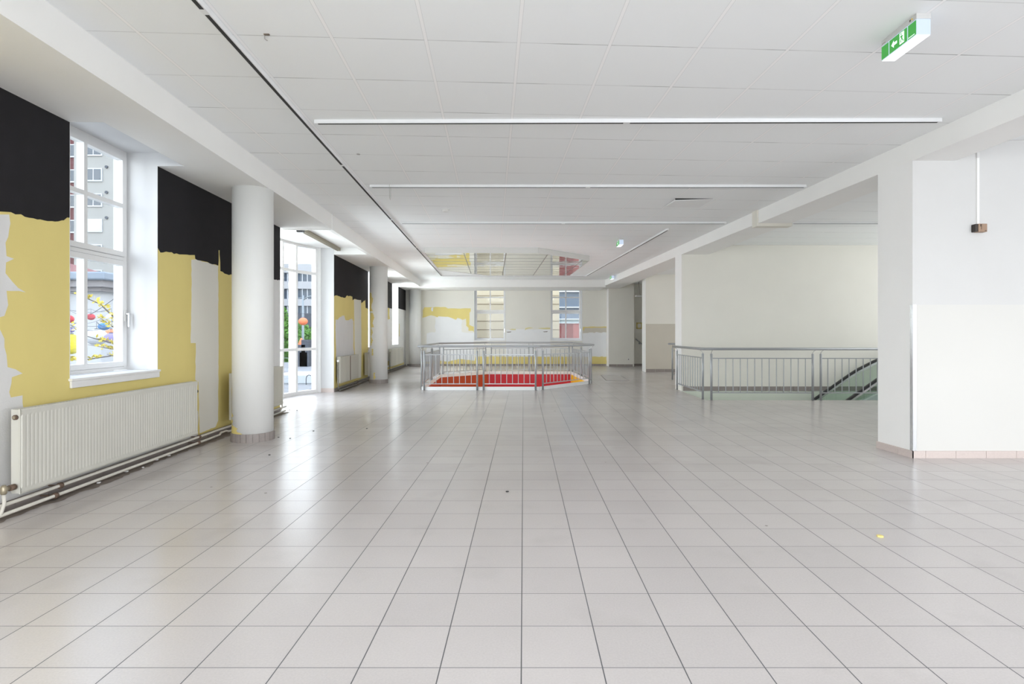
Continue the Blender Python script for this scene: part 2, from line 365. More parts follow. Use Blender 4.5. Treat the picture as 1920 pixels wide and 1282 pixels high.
        if parent is not None:
            o.parent = parent; o.matrix_parent_inverse = Matrix.Translation(-world_loc(parent))
        return o
def world_loc(o):
    v = Vector(o.location)
    if o.parent is not None:
        v = world_loc(o.parent) + v + o.matrix_parent_inverse.translation
    return v
def tag(o, label=None, cat=None, group=None, kind=None):
    if label: o['label'] = label
    if cat: o['category'] = cat
    if group: o['group'] = group
    if kind: o['kind'] = kind
    return o
def thing(name, loc, label, cat, group=None):
    o = bpy.data.objects.new(name, None); COL.objects.link(o); o.location = loc; o.empty_display_size = .1
    return tag(o, label, cat, group)
def struct(o, label=None):
    o['kind'] = 'structure'
    if label: o['label'] = label
    return o
def ragged(pts, amp=.012, step=.06, closed=True):
    """paint edge: subdivide a polyline and jitter it a little"""
    out = []; n = len(pts)
    for i in range(n if closed else n - 1):
        a = Vector(pts[i]); b = Vector(pts[(i + 1) % n]); L = (b - a).length; k = max(1, int(L / step))
        for j in range(k):
            p = a.lerp(b, j / k)
            if j: p = p + Vector((random.uniform(-amp, amp), random.uniform(-amp, amp)))
            out.append(tuple(p))
    if not closed: out.append(tuple(pts[-1]))
    return out

# ================================================================== STRUCTURE
CZ = 3.162; SZ = 2.916; SZR = 2.957; HZ = 3.053; WD = -.306; WT = -.44
YB, YF = -3.2, 22.0
ENC = 9.5
# ---- floor with its two openings
well = [(-2.215, 12.50), (.345, 12.50), (1.66, 14.15), (1.46, 17.6), (-1.10, 17.6), (-2.36, 16.3)]
esc = [(3.40, 10.60), (8.40, 10.60), (8.40, 12.35), (3.40, 12.35)]
bay = [(WX + WS * 12.0 - .33, 11.93), (-4.56, 11.42), (-4.64, 10.96), (-4.65, 10.5), (-4.60, 10.04), (-4.49, 9.60), (WX + WS * 9.2 - .33, 9.14)]
left_edge = [Lp(YF + .4, WT, 0)[:2], Lp(12.02, WT, 0)[:2]] + [(x - .06, y) for x, y in bay[1:-1]] + [Lp(9.05, WT, 0)[:2], Lp(YB, WT, 0)[:2]]
outer = left_edge + [(ENC, YB), (ENC, YF + .4)]
mb = MB(); loops = [outer, well[::-1], esc[::-1]]
allp = [p for lp in loops for p in lp]; k = mb.mi('floor'); b0 = len(mb.v); N = len(allp)
mb.v += [(x, y, 0) for x, y in allp] + [(x, y, -.01) for x, y in allp]
for t in tessellate_polygon([[Vector((x, y, 0)) for x, y in lp] for lp in loops]):
    mb.f.append(tuple(b0 + i for i in t)); mb.m.append(k); mb.smooth.append(False)
    mb.f.append(tuple(b0 + N + i for i in t)); mb.m.append(k); mb.smooth.append(False)
st = 0
for lp in loops:
    for i in range(len(lp)):
        a, c = st + i, st + (i + 1) % len(lp)
        mb.f.append((b0 + a, b0 + c, b0 + N + c, b0 + N + a)); mb.m.append(mb.mi('kerb')); mb.smooth.append(False)
    st += len(lp)
floor = struct(mb.build('floor'), 'pale pink speckled tile floor with dark joints')
for p in floor.data.polygons:
    pass

# ---- ceiling
mb = MB()
cpoly = [Lp(YF + .4, WT, 0)[:2], Lp(YB, WT, 0)[:2], (ENC, YB), (ENC, YF + .4)]
mb.prism(cpoly, CZ, CZ + .25, 'ceiling')
struct(mb.build('ceiling'), 'white suspended ceiling of square tiles')

# ---- left wall (openings: windows and the bay), with its paint
mb = MB()
WIN = [(.75, 1.94), (4.526, 5.713), (15.36, 16.55), (19.05, 20.25)]  # the first window is unseen, added for the light it lets in
BAY = (9.007, 12.06)
def wl(y0, y1, z0, z1, m='white'): mb.box((y0, WT, z0), (y1, 0, z1), m, lambda y, d, z: Lp(y, d, z))
edges = [YB] + [v for ab in (WIN[0], WIN[1], BAY, WIN[2], WIN[3]) for v in ab] + [YF]
for i in range(0, len(edges), 2): wl(edges[i], edges[i + 1], 0, CZ)
for a, b in WIN: wl(a, b, 0, .845)
def lpatch(pxs, m, lay, rag=.012, d=0.0):
    pts = [lw(x, y, d) for x, y in pxs]; pts = ragged(pts, rag, .05) if rag else pts
    mb.plate([Lp(y, .0006 * lay, z) for y, z in pts], m, (.0006, 0, 0))
def lbox(y0, y1, z0, z1, m, lay): mb.plate([Lp(y0, .0006 * lay, z0), Lp(y1, .0006 * lay, z0), Lp(y1, .0006 * lay, z1), Lp(y0, .0006 * lay, z1)], m, (.0006, 0, 0))
# stretch up to the first window and around it
lbox(YB, WIN[0][0], 0, SZ, 'patch', 0); lbox(WIN[0][1], WIN[1][0], 0, SZ, 'yellow', 0)
lbox(WIN[1][0], WIN[1][1], 0, .845, 'yellow', 0); lbox(WIN[0][0], WIN[0][1], 0, .845, 'patch', 0)
lbox(WIN[1][1], BAY[0], 0, SZ, 'yellow', 0)
y0, z0 = lw(-150, 400)
lpatch([(-150, 400), (0, 402), (17, 402), (17, 430), (10, 455), (12, 480), (26, 485), (11, 492), (10, 512), (22, 527), (48, 548), (12, 545), (15, 572), (8, 592), (-5, 596), (-150, 606)], 'patch', 1, .010)
lpatch([(-150, 614), (0, 618), (8, 635), (12, 665), (14, 688), (42, 700), (22, 707), (17, 735), (20, 745), (42, 741), (44, 768), (60, 790), (250, 790), (371, 770), (371, 826), (250, 868), (0, 961), (-150, 1012)], 'patch', 1, .010)
blk = [lw(x, y) for x, y in [(130, 408), (115, 413), (98, 414.5), (75, 411), (62, 409), (39, 401.5), (20, 397.5), (0, 396.5), (-60, 395), (-150, 392)]]
blk = ragged(blk, .010, .03, closed=False)
mb.plate([Lp(y, .0018, z) for y, z in blk + [(blk[-1][0], SZ), (WIN[1][0], SZ)]], 'black', (.0006, 0, 0))
blk = [lw(x, y) for x, y in [(295, 464), (300.5, 473.4), (321.6, 472.6), (325.8, 476), (365, 478), (365.8, 485), (409, 498), (409.5, 469), (411.5, 469), (413, 508), (429, 515.5), (437, 514.6), (470, 520), (500, 523), (525.2, 525.5)]]
blk = ragged(blk, .008, .05, closed=False)
mb.plate([Lp(y, .0018, z) for y, z in blk + [(BAY[0], SZ), (WIN[1][1], SZ)]], 'black', (.0006, 0, 0))
lpatch([(358.6, 487), (366, 486), (409, 498), (409.5, 640), (409, 788), (404, 800), (374, 812), (372, 716), (366, 712), (367, 643), (357.5, 643), (359, 560)], 'stripe', 1, .006)
lpatch([(500, 522), (525.2, 524), (525.2, 735), (500, 738)], 'patch', 1, 0)
# second stretch, between the bay and the far window
lbox(BAY[1], WIN[2][0], 0, SZ, 'yellow', 0)
blk = [lw(x, y) for x, y in [(626, 556), (629, 553.4), (635, 554.6), (639, 556.6), (647.4, 558), (649.4, 554.6), (660.5, 555.4), (661, 563), (663.6, 560.7), (676.8, 562), (677.4, 568.8), (684.9, 561.7), (685.3, 576.3), (690.2, 579)]]
blk = ragged(blk, .012, .06, closed=False); blk[0] = (BAY[1], blk[0][1]); blk[-1] = (WIN[2][0], blk[-1][1])
mb.plate([Lp(y, .0018, z) for y, z in blk + [(WIN[2][0], SZ), (BAY[1], SZ)]], 'black', (.0006, 0, 0))
lpatch([(629, 599.6), (634, 598.6), (638, 593.5), (645.3, 591), (647.4, 599.6), (650, 601), (658.5, 597.6), (662.6, 601.6), (662.6, 652), (664, 660), (664, 700), (631, 708), (630, 663.5), (629, 622)], 'patch', 1, .015)
lpatch([(663.6, 560.7), (676.8, 562.7), (677.8, 656), (677, 707), (670.7, 709), (665, 658)], 'stripe', 1, .010)
# far stretches
for a, b, zb in ((WIN[2][1], WIN[3][0], 575.5), (WIN[3][1], YF, 580.0)):
    ym = (a + b) / 2; pxm = PX + F * (WX + WS * ym) / ym
    lbox(a, b, H - (zb - PY) * ym / F, SZ, 'black', 2)
lpatch([(727, 576), (730.5, 575), (730, 590), (731, 598), (727, 599)], 'yellow', 1, .01)
lbox(18.2, 19.0, .22, .36, 'yellow', 1); lbox(16.7, 21.6, .09, .17, 'yellow', 1)
lbox(20.45, 20.56, 1.15, 1.6, 'yellow', 1)
wall_left = struct(mb.build('wall_left'), 'left wall painted black above yellow and bare plaster patches')

# ---- left beam with soffit, cut back over windows and bay
mb = MB(); BD = .777
def bx(y0, y1, d0, d1, z0, z1=CZ): mb.box((y0, d0, z0), (y1, d1, z1), 'beam', lambda y, d, z: Lp(y, d, z))
ys = [YB, WIN[0][0], WIN[0][1], WIN[1][0], WIN[1][1], 9.16, 12.06, WIN[2][0], WIN[2][1], WIN[3][0], WIN[3][1], YF]
for i in range(len(ys) - 1):
    a, b = ys[i], ys[i + 1]
    if (a, b) in [tuple(v) for v in WIN]:
        bx(a, b, .27, BD, SZ); bx(a, b, WT, .27, HZ)
    elif a == 9.16:
        bx(a, b, BD - .075, BD, SZ)
    else:
        bx(a, b, 0, BD, SZ)
mb.box((9.1, -1.15, HZ), (12.1, BD - .075, CZ), 'beam', lambda y, d, z: Lp(y, d, z))
mb.box((9.145, BD + .001, SZ), (9.165, BD + .012, CZ), 'beam', lambda y, d, z: Lp(y, d, z))
mb.box((9.13, .0, SZ - .012), (9.17, BD, SZ + .001), 'beam', lambda y, d, z: Lp(y, d, z))
struct(mb.build('trim_1'), 'boxed white beam along the top of the left wall')

# ---- far wall with two windows
FWIN = [(-1.907, -.695), (1.056, 2.268)]
mb = MB(); FT = .42
xs = [-4.9, FWIN[0][0], FWIN[0][1], FWIN[1][0], FWIN[1][1], 3.224]
for i in range(0, 6, 2): mb.box((xs[i], YF, 0), (xs[i + 1], YF + FT, CZ), 'far')
for a, b in FWIN: mb.box((a, YF, 0), (b, YF + FT, .955), 'far')
for a, b in FWIN: mb.box((a, YF, 3.12), (b, YF + FT, CZ), 'far')
def fpatch(pxs, m, lay, rag=.02):
    pts = [fw(x, y, YF) for x, y in pxs]; pts = ragged(pts, rag, .09) if rag else pts
    mb.plate([(x, YF - .001 * lay, z) for x, z in pts], m, (0, -.001, 0))
def c3(l): return [(780 + x / 10.667, 530 + y / 10.667) for x, y in l]
def c4(l): return [(960 + x / 10.667, 530 + y / 10.667) for x, y in l]
fpatch(c3([(215, 1010), (385, 990), (385, 700), (450, 672), (640, 675), (915, 740), (915, 985), (1160, 1000), (1160, 1640), (215, 1640)]), 'far_light', 0)
fpatch([(949, 618), (975, 617), (1000, 618), (1032, 616), (1032, 683), (949, 683)], 'far_light', 0, .01)
fpatch([(1092.5, 613), (1137, 612), (1137, 624), (1092.5, 624)], 'beige', 0, .0)
fpatch([(1092.5, 626), (1110, 623), (1137, 623), (1137, 683), (1092.5, 683)], 'far_light', 1, .02)
fpatch(c3([(135, 555), (165, 490), (300, 488), (590, 485), (640, 515), (1095, 512), (1095, 570), (1070, 600), (1065, 840), (1160, 880), (1162, 990), (1140, 960), (1050, 960), (1050, 900), (1005, 860), (1000, 720), (930, 740), (830, 700), (800, 740), (715, 705), (640, 680), (450, 670), (430, 690), (300, 650), (130, 700)]), 'yellow', 2, .012)
fpatch(c3([(305, 500), (345, 492), (340, 570), (318, 572), (302, 545)]), 'far_light', 3, .01)
fpatch(c4([(0, 920), (80, 925), (70, 945), (10, 945), (-60, 935)]), 'yellow_pale', 2, .01)
fpatch(c4([(255, 950), (270, 905), (340, 890), (430, 905), (330, 915), (280, 935)]), 'yellow_pale', 2, .01)
fpatch(c4([(520, 912), (700, 895), (765, 900), (765, 930), (690, 930), (560, 918)]), 'yellow_pale', 2, .01)
fpatch([(1092.8, 612.5), (1137, 612), (1137, 614.2), (1096, 614.5), (1095.5, 619), (1093, 619)], 'yellow', 2, .008)
fpatch([(790, 680), (815, 675), (840, 678), (860, 673), (890, 676), (892, 668.5), (1137, 668.5), (1137, 683), (790, 683)], 'yellow', 2, .012)
for dx, dy in ((1018, 621.5), (949.5, 622)):
    fpatch([(dx, dy), (dx + 9, dy - .6), (dx + 8, dy + .8), (dx + 2, dy + 1)], 'dirt', 2, .003)
wall_far = struct(mb.build('wall_back'), 'far wall, off white with ragged yellow paint patches')

# ---- far beam, right beam
mb = MB(); mb.prism([(-3.80, 20.29), (2.93, 20.29), (2.93, YF), (-3.80, YF)], 2.905, CZ, 'beam')
struct(mb.build('trim_2'), 'white downstand beam in front of the far wall')
def rx(Y): return 4.24 - .0656 * Y
def rx2(Y): return 4.544 - .0427 * Y
mb = MB(); mb.prism([(rx(YB), YB), (rx2(YB), YB), (rx2(21.54), 21.54), (rx(21.54), 21.54)], SZR, CZ, 'beam')
struct(mb.build('trim_3'), 'long white beam along the right side')
mb = MB(); mb.prism([(rx(8.86) - .025, 8.86), (rx2(8.86) + .02, 8.86), (rx2(9.02) + .02, 9.02), (rx(9.02) - .025, 9.02)], SZR - .045, CZ - .001, 'beige_light')
struct(mb.build('trim_4'), 'cover box wrapped across the right beam')

# ---- right-hand walls
mb = MB()      # pillar wall near right
pp = [(rx(5.66) + .002, 5.66), (ENC, 5.66), (ENC, 6.16), (rx(6.16) + .002, 6.16)]
mb.prism(pp, 0, CZ - .002, 'grey_wall')
x0 = pp[0][0]; x3 = pp[3][0]
mb.plate([(x0 + .012, 5.6595, .07), (ENC, 5.6595, .07), (ENC, 5.6595, 1.523), (x0 + .012, 5.6595, 1.523)], 'cream', (0, -.0006, 0))
mb.plate([(x0 - .0004, 5.66, .07), (x3 - .0004, 6.16, .07), (x3 - .0004, 6.16, CZ - .01), (x0 - .0004, 5.66, CZ - .01)], 'white', (-.0006, 0, 0))
struct(mb.build('wall_pillar'), 'broad light grey wall pier at right with cream lower half')
mb = MB()      # long wall behind the escalator, going down into its well
mb.prism([(rx(12.35) + .002, 12.35), (ENC, 12.35), (ENC, 12.76), (rx(12.76) + .002, 12.76)], 0, CZ - .002, 'far')
mb.box((3.40, 12.352, -4.2), (ENC, 12.76, -.012), 'well')
mb.plate([(rx(12.35), 12.35, .1), (rx(12.76), 12.76, .1), (rx(12.76), 12.76, SZR), (rx(12.35), 12.35, SZR)], 'white', (-.0006, 0, 0))  # wall end lit from the windows, its brightness painted as a whiter face
struct(mb.build('wall_escalator'), 'bare off-white wall behind the escalator')
mb = MB()      # stair wall
mb.prism([(3.95, 18.4), (8.0, 18.4), (8.0, 18.95), (3.95, 18.95)], 0, CZ - .002, 'far')
mb.plate([(3.956, 18.3995, .1), (8, 18.3995, .1), (8, 18.3995, 1.56), (3.956, 18.3995, 1.56)], 'beige', (0, -.0008, 0))
mb.plate([(3.9496, 18.4, .0), (3.9496, 18.95, .0), (3.9496, 18.95, CZ - .01), (3.9496, 18.4, CZ - .01)], 'white', (-.0008, 0, 0))  # lit end face painted whiter than the rest of the wall
struct(mb.build('wall_stairs'), 'beige-dadoed wall beside the stairs')
mb = MB()      # wall behind the stair corner
mb.prism([(3.226, 21.55), (4.19, 21.55), (4.19, 21.95), (3.226, 21.95)], 0, CZ - .002, 'far')
mb.prism([(3.226, 21.96), (3.226, YF + FT), (8.0, YF + FT), (8.0, 21.96)], 0, CZ - .002, 'far')
mb.plate([(3.2256, 21.55, 0), (3.2256, YF - .001, 0), (3.2256, YF - .001, 2.95), (3.2256, 21.55, 2.95)], 'white', (-.0008, 0, 0))  # side lit by the windows, painted whiter to show that light
a = fw(1193, 604.5, 21.96); b = fw(1205, 616.5, 21.96)
for q in ((a[0], b[1], b[0], b[1] + .045), (a[0], a[1] - .045, b[0], a[1]), (a[0], b[1], a[0] + .05, a[1]), (b[0] - .06, b[1], b[0], a[1])):
    mb.plate([(q[0], 21.9595, q[1]), (q[2], 21.9595, q[1]), (q[2], 21.9595, q[3]), (q[0], 21.9595, q[3])], 'yellow', (0, -.0012, 0))
struct(mb.build('wall_corner'), 'off-white wall at the far right corner')
mb = MB()
mb.box((ENC, YB, 0), (ENC + .3, YF + .4, CZ), 'white')
mb.box((8.0, 12.76, 0), (8.25, YF + .4, CZ - .003), 'white')
struct(mb.build('wall_right'), 'plain white outer wall at right')

# ---- shafts below the floor
mb = MB()
cols = ['kerb', 'kerb', 'yel', 'red2', 'red1', 'red1']
n = len(well)
for i in range(n):
    a, b = Vector(well[i]), Vector(well[(i + 1) % n]); t = (b - a).normalized(); o = Vector((t.y, -t.x)) * .12
    mb.prism([tuple(a - o * .0), tuple(b - o * .0), tuple(b + o), tuple(a + o)], -4.2, -.02 if i in (0, 1) else -.012, cols[i])
struct(mb.build('wall_atrium'), 'coloured red and yellow walls of the open well')
mb = MB()
mb.box((3.25, 10.45, -4.2), (3.398, 12.35, -.012), 'well'); mb.box((3.4, 10.45, -4.2), (8.4, 10.598, -.012), 'well')
mb.box((8.402, 10.45, -4.2), (8.55, 12.35, -.012), 'well')
mb.box((-3, 12, -4.3), (9, 18.2, -4.2), 'o_pave'); mb.box((3.2, 10.4, -4.3), (9, 12, -4.2), 'o_pave')
struct(mb.build('wall_shaft'), 'pale green walls of the escalator well')

# ---- skirtings
mb = MB()
def lskirt(y0, y1, m='skirt', h=.075, t=.012):
    y = y0
    while y < y1 - .01:
        e = min(y1, y + .30); mb.box((y + .002, .0025, 0), (e - .002, t, h), m, lambda a, d, z: Lp(a, d, z)); y = e
for a, b in ((YB, BAY[0]), (BAY[1], YF)): lskirt(a, b)
struct(mb.build('baseboard_left'), 'brown grimy tile skirting along the left wall')
mb = MB(); x = -4.5
while x < 3.2:
    mb.box((x + .003, YF - .014, 0), (min(3.2, x + .3) - .003, YF, .075), 'skirt'); x += .3
struct(mb.build('baseboard_back'), 'brown tile skirting along the far wall')
mb = MB(); t = .015
x = x0 - t
widths = [.135] + [.30] * 20
for wd in widths:
    if x > ENC - .3: break
    mb.box((x + .0015, 5.66 - t, 0), (x + wd - .0015, 5.66, .071), 'skirt_light'); x += wd
mb.hexa([(x0 - t, 5.66 - t, 0), (x0, 5.66 - t, 0), (rx(5.84), 5.838, 0), (rx(5.84) - t, 5.838, 0), (x0 - t, 5.66 - t, .071), (x0, 5.66 - t, .071), (rx(5.84), 5.838, .071), (rx(5.84) - t, 5.838, .071)], 'skirt_light')
mb.hexa([(rx(5.84) - t, 5.841, 0), (rx(5.84), 5.841, 0), (x3, 6.17, 0), (x3 - t, 6.17, 0), (rx(5.84) - t, 5.841, .071), (rx(5.84), 5.841, .071), (x3, 6.17, .071), (x3 - t, 6.17, .071)], 'skirt_light')
struct(mb.build('baseboard_pillar'), 'pale pink tile skirting round the near right pier')
mb = MB(); x = rx(12.35) + .03
while x < 9.2:
    mb.box((x + .003, 12.338, .0), (x + .297, 12.35, .095), 'skirt'); x += .3
x = 3.96
while x < 7.7:
    mb.box((x + .003, 18.388, 0), (x + .297, 18.40, .10), 'skirt'); x += .3
x = 3.24
while x < 4.1:
    mb.box((x + .003, 21.538, 0), (min(4.19, x + .297), 21.55, .085), 'skirt'); x += .3
mb.box((4.2, 21.948, 0), (4.75, 21.96, .085), 'skirt')
struct(mb.build('baseboard_right'), 'brown tile skirting along the right-hand walls')
mb = MB()
mb.box((WX + WS * 12 - .31, 12.046, 0), (WX + WS * 12 + .0, 12.06, .085), 'skirt_light')
struct(mb.build('baseboard_bay'), 'pale tile skirting at the bay reveal')
# white facing of the bay reveal
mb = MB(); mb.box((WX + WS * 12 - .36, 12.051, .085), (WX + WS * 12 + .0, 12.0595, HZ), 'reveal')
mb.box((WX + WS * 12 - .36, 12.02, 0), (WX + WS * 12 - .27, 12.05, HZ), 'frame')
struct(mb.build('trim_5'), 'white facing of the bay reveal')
# corner guard on the near pier
mb = MB(); mb.box((x0 - .004, 5.652, .071), (x0 + .034, 5.6575, 1.523), 'steel_light'); mb.box((x0 - .006, 5.652, .071), (x0 - .0015, 5.69, 1.523), 'steel_light')
struct(mb.build('trim_6'), 'steel corner guard on the near pier')

# ================================================================== WINDOWS
def window(name, fn, a, b, zb, zt, ztr, zbar, label, sill=True, handle=True, zglt=None):
    """fn(s, d, z): s along the wall, d = depth (0 inner face of the wall, negative outwards)"""
    root = MB(); d0, d1 = WD, WD - .05
    W = .045
    def bb(m, s0, s1, dd0, dd1, z0, z1, mt='frame'): m.box((s0, dd0, z0), (s1, dd1, z1), mt, fn)
    bb(root, a, a + W, d1, d0, zb, zt); bb(root, b - W, b, d1, d0, zb, zt)
    bb(root, a + W, b - W, d1, d0, zb, zb + .03); bb(root, a + W, b - W, d1, d0, zt - .05, zt)
    bb(root, a + W, b - W, d1, d0, ztr - .012, ztr + .02)
    bb(root, a - .0, a + .02, WD - .10, WD - .05, zb, zt); bb(root, b - .02, b, WD - .10, WD - .05, zb, zt)
    r = struct(root.build(name), label)
    for (z0, z1, bar, nm) in ((zb + .035, ztr - .018, None, 'casement_sash'), (ztr + .026, zt - .055, zbar, 'fanlight_sash')):
        m = MB(); e0, e1 = WD + .012, WD - .055; B = .048
        bb(m, a + .02, a + .02 + B + .015, e1, e0, z0, z1); bb(m, b - .035 - B, b - .02, e1, e0, z0, z1)
        bb(m, a + .083, b - .083, e1, e0, z0, z0 + B); bb(m, a + .083, b - .083, e1, e0, z1 - B, z1)
        c = (a + b) / 2; bb(m, c - .022, c + .022, e1, e0, z0 + B, z1 - B)
        if bar: bb(m, a + .083, c - .022, e1, e0, bar - .02, bar + .02); bb(m, c + .022, b - .083, e1, e0, bar - .02, bar + .02)
        sash = m.build(nm, r)
        rows = [(z0 + B, z1 - B)] if not bar else [(z0 + B, bar - .02), (bar + .02, z1 - B)]
        for (q0, q1) in rows:
            for (s0, s1) in ((a + .083, c - .022), (c + .022, b - .083)):
                g = MB(); bb(g, s0, s1, WD - .035, WD - .030, q0, q1, 'glass')
                g.build('pane', sash)
    if handle:
        m = MB(); bb(m, b - .062, b - .035, WD + .012, WD + .022, 1.36, 1.47, 'plastic')
        bb(m, b - .056, b - .041, WD + .022, WD + .055, 1.425, 1.44, 'chrome'); bb(m, b - .058, b - .039, WD + .045, WD + .060, 1.30, 1.44, 'chrome')
        m.build('window_handle', r, bevel=.003)
    if sill:
        m = MB(); bb(m, a - .012, b + .012, WD, .03, zb - .022, zb - .002, 'sill'); bb(m, a - .004, b + .004, .003, .022, zb - .078, zb - .022, 'sill')
        m.build('window_sill', r, bevel=.003)
    return r
fl_ = lambda s, d, z: Lp(s, d, z)
for i, (a, b) in enumerate(WIN):
    window('window_%d' % (i + 1), fl_, a, b, .878, HZ, 1.973, 2.50, ['unseen white window added beside the viewpoint for its light', 'white six-pane window over the long radiator', 'white window hidden behind the middle column', 'white window beside the far corner'][i])
ff_ = lambda s, d, z: (s, YF - d, z)
for i, (a, b) in enumerate(FWIN):
    w_ = window('window_%d' % (i + 5), ff_, a, b, .985, 3.12, 2.095, 2.665, ['left window of the far wall, facing cream masonry', 'right window of the far wall, facing cream masonry and a red building'][i], handle=True, sill=False)
    m = MB(); m.box((a, WD, .955), (b, .02, .985), 'sill', ff_); m.build('window_sill', w_)
    m = MB()      # white reveals
    m.box((a, YF - .004, .985), (a + .006, YF + .30, 3.12), 'reveal'); m.box((b - .006, YF - .004, .985), (b, YF + .30, 3.12), 'reveal')
    m.build('reveal_lining', w_)
for i, (a, b) in enumerate(WIN):
    pass
# reveals of the left windows: bright white linings
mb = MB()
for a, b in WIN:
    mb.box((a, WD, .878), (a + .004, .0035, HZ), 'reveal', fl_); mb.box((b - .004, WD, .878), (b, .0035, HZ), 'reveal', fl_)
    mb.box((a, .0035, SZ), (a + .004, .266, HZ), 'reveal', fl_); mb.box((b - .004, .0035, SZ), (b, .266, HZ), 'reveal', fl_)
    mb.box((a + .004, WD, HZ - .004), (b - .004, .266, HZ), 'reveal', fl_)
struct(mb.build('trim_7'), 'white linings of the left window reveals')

# ---- glazed bay
def seg_box(m, p, q, z0, z1, t0, t1, mt, s0=0, s1=None):
    p = Vector(p); q = Vector(q); t = (q - p); L = t.length; t.normalize(); nrm = Vector((-t.y, t.x))   # outward = left of p->q
    s1 = L if s1 is None else s1
    P = [p + t * s0 + nrm * t0, p + t * s1 + nrm * t0, p + t * s1 + nrm * t1, p + t * s0 + nrm * t1]
    m.hexa([(v.x, v.y, z0) for v in P] + [(v.x, v.y, z1) for v in P], mt)
bp_ = bay[::-1]       # from near jamb to far jamb; outward is to the left of travel (towards -x)
root = MB()
for i in range(len(bp_) - 1):
    p, q = bp_[i], bp_[i + 1]
    seg_box(root, p, q, 0, .075, -.01, .07, 'frame'); seg_box(root, p, q, HZ - .05, HZ, -.01, .07, 'frame')
bayw = struct(root.build('window_7'), 'tall faceted white bay window')
for i in range(len(bp_)):
    v = Vector(bp_[i]); dp = .10 if i in (0, 6) else .26 if i < 5 else .16
    a = Vector(bp_[max(0, i - 1)]); b = Vector(bp_[min(len(bp_) - 1, i + 1)]); t = (b - a).normalized(); nr = Vector((-t.y, t.x))
    P = [v - t * .028 - nr * .015, v + t * .028 - nr * .015, v + t * .028 + nr * dp, v - t * .028 + nr * dp]
    m = MB(); m.hexa([(k.x, k.y, 0.0) for k in P] + [(k.x, k.y, HZ) for k in P], 'frame'); m.build('mullion', bayw)
for i in range(len(bp_) - 1):
    p, q = bp_[i], bp_[i + 1]; L = (Vector(q) - Vector(p)).length
    for z in (.92, 2.49):
        m = MB(); seg_box(m, p, q, z - .028, z + .028, -.012, .05, 'frame', .02, L - .02); m.build('transom', bayw)
    for z0, z1 in ((.075, .892), (.948, 2.462), (2.518, HZ - .05)):
        m = MB(); seg_box(m, p, q, z0, z1, .025, .030, 'glass', .028, L - .028); m.build('pane', bayw)

# ---- unseen glazed front, added behind the viewpoint to let sky light in
root = MB(); root.box((-3.2, YB - .1, 0), (9.5, YB, .1), 'frame'); root.box((-3.2, YB - .1, 2.98), (9.5, YB, CZ), 'frame')
x = -3.2
while x < 9.5: root.box((x, YB - .1, .1), (x + .07, YB, 2.98), 'frame'); x += 2.1
struct(root.build('window_8'), 'unseen glazed front added behind the viewpoint for its light')

# ================================================================== COLUMNS
def column(cx, cy, label, patches=()):
    r = .2225
    t = thing('round_column', (cx, cy, 0), label, 'column')
    m = MB(); m.lathe((cx, cy, 0), [(r, .0), (r, SZ)], 'col', 64)
    for pl in patches:
        # (angle in degrees, z) outlines wrapped on the shaft
        def wrap(a, z): a = math.radians(a); return (cx + (r + .001) * math.cos(a), cy + (r + .001) * math.sin(a), z)
        zs0, zs1, left, right = pl       # rows between z0..z1, with left(z), right(z) angles
        k = 26
        for i in range(k):
            za = zs0 + (zs1 - zs0) * i / k; zb = zs0 + (zs1 - zs0) * (i + 1) / k
            random.seed(int(za * 997) + int(cx * 100)); ja = random.uniform(-2.2, 2.2); jb = random.uniform(-2.2, 2.2)
            a0, a1 = left(za) + ja, right(za) + jb
            kk = max(1, int(abs(a1 - a0) / 6))
            for j in range(kk):
                u0 = a0 + (a1 - a0) * j / kk; u1 = a0 + (a1 - a0) * (j + 1) / kk
                m.face([wrap(u0, za), wrap(u1, za), wrap(u1, zb), wrap(u0, zb)], 'yellow')
    m.build('shaft', t)
    m = MB(); nseg = 22
    for i in range(nseg):
        a0 = 2 * math.pi * i / nseg + .008; a1 = 2 * math.pi * (i + 1) / nseg - .008; ro = r + .014
        am = (a0 + a1) / 2
        P = [(r - .01, a0), (ro, a0), (ro, am), (ro, a1), (r - .01, a1)]
        b_ = [(cx + q * math.cos(a), cy + q * math.sin(a)) for q, a in P]
        m.prism(b_, 0, .095, 'skirt')
    m.build('base_tiles', t)
    return t
# angles: 180 = towards -x (left in the picture), 270 = towards the camera
column(-3.165, 6.66, 'white round column nearest the viewpoint, yellow paint splash at its foot',
       [(.096, .34, lambda z: 175, lambda z: 222 + 38 * max(0, (.21 - z) / .11) + 7 * math.sin(z * 90)), (.34, .62, lambda z: 175, lambda z: 214 + 3 * math.sin(z * 25))])
column(-3.655, 14.36, 'white round column, middle one, yellow streaks down its left side',
       [(1.80, 2.26, lambda z: 175, lambda z: 240 + 7 * math.sin(z * 19)), (1.40, 1.76, lambda z: 222, lambda z: 250 + 5 * math.sin(z * 24)), (.95, 1.40, lambda z: 226, lambda z: 240 + 5 * math.sin(z * 31)), (.70, .86, lambda z: 236, lambda z: 248), (.1, .27, lambda z: 250, lambda z: 262 + 4 * math.sin(z * 50))])
column(-4.13, 21.72, 'white round column in the far left corner')

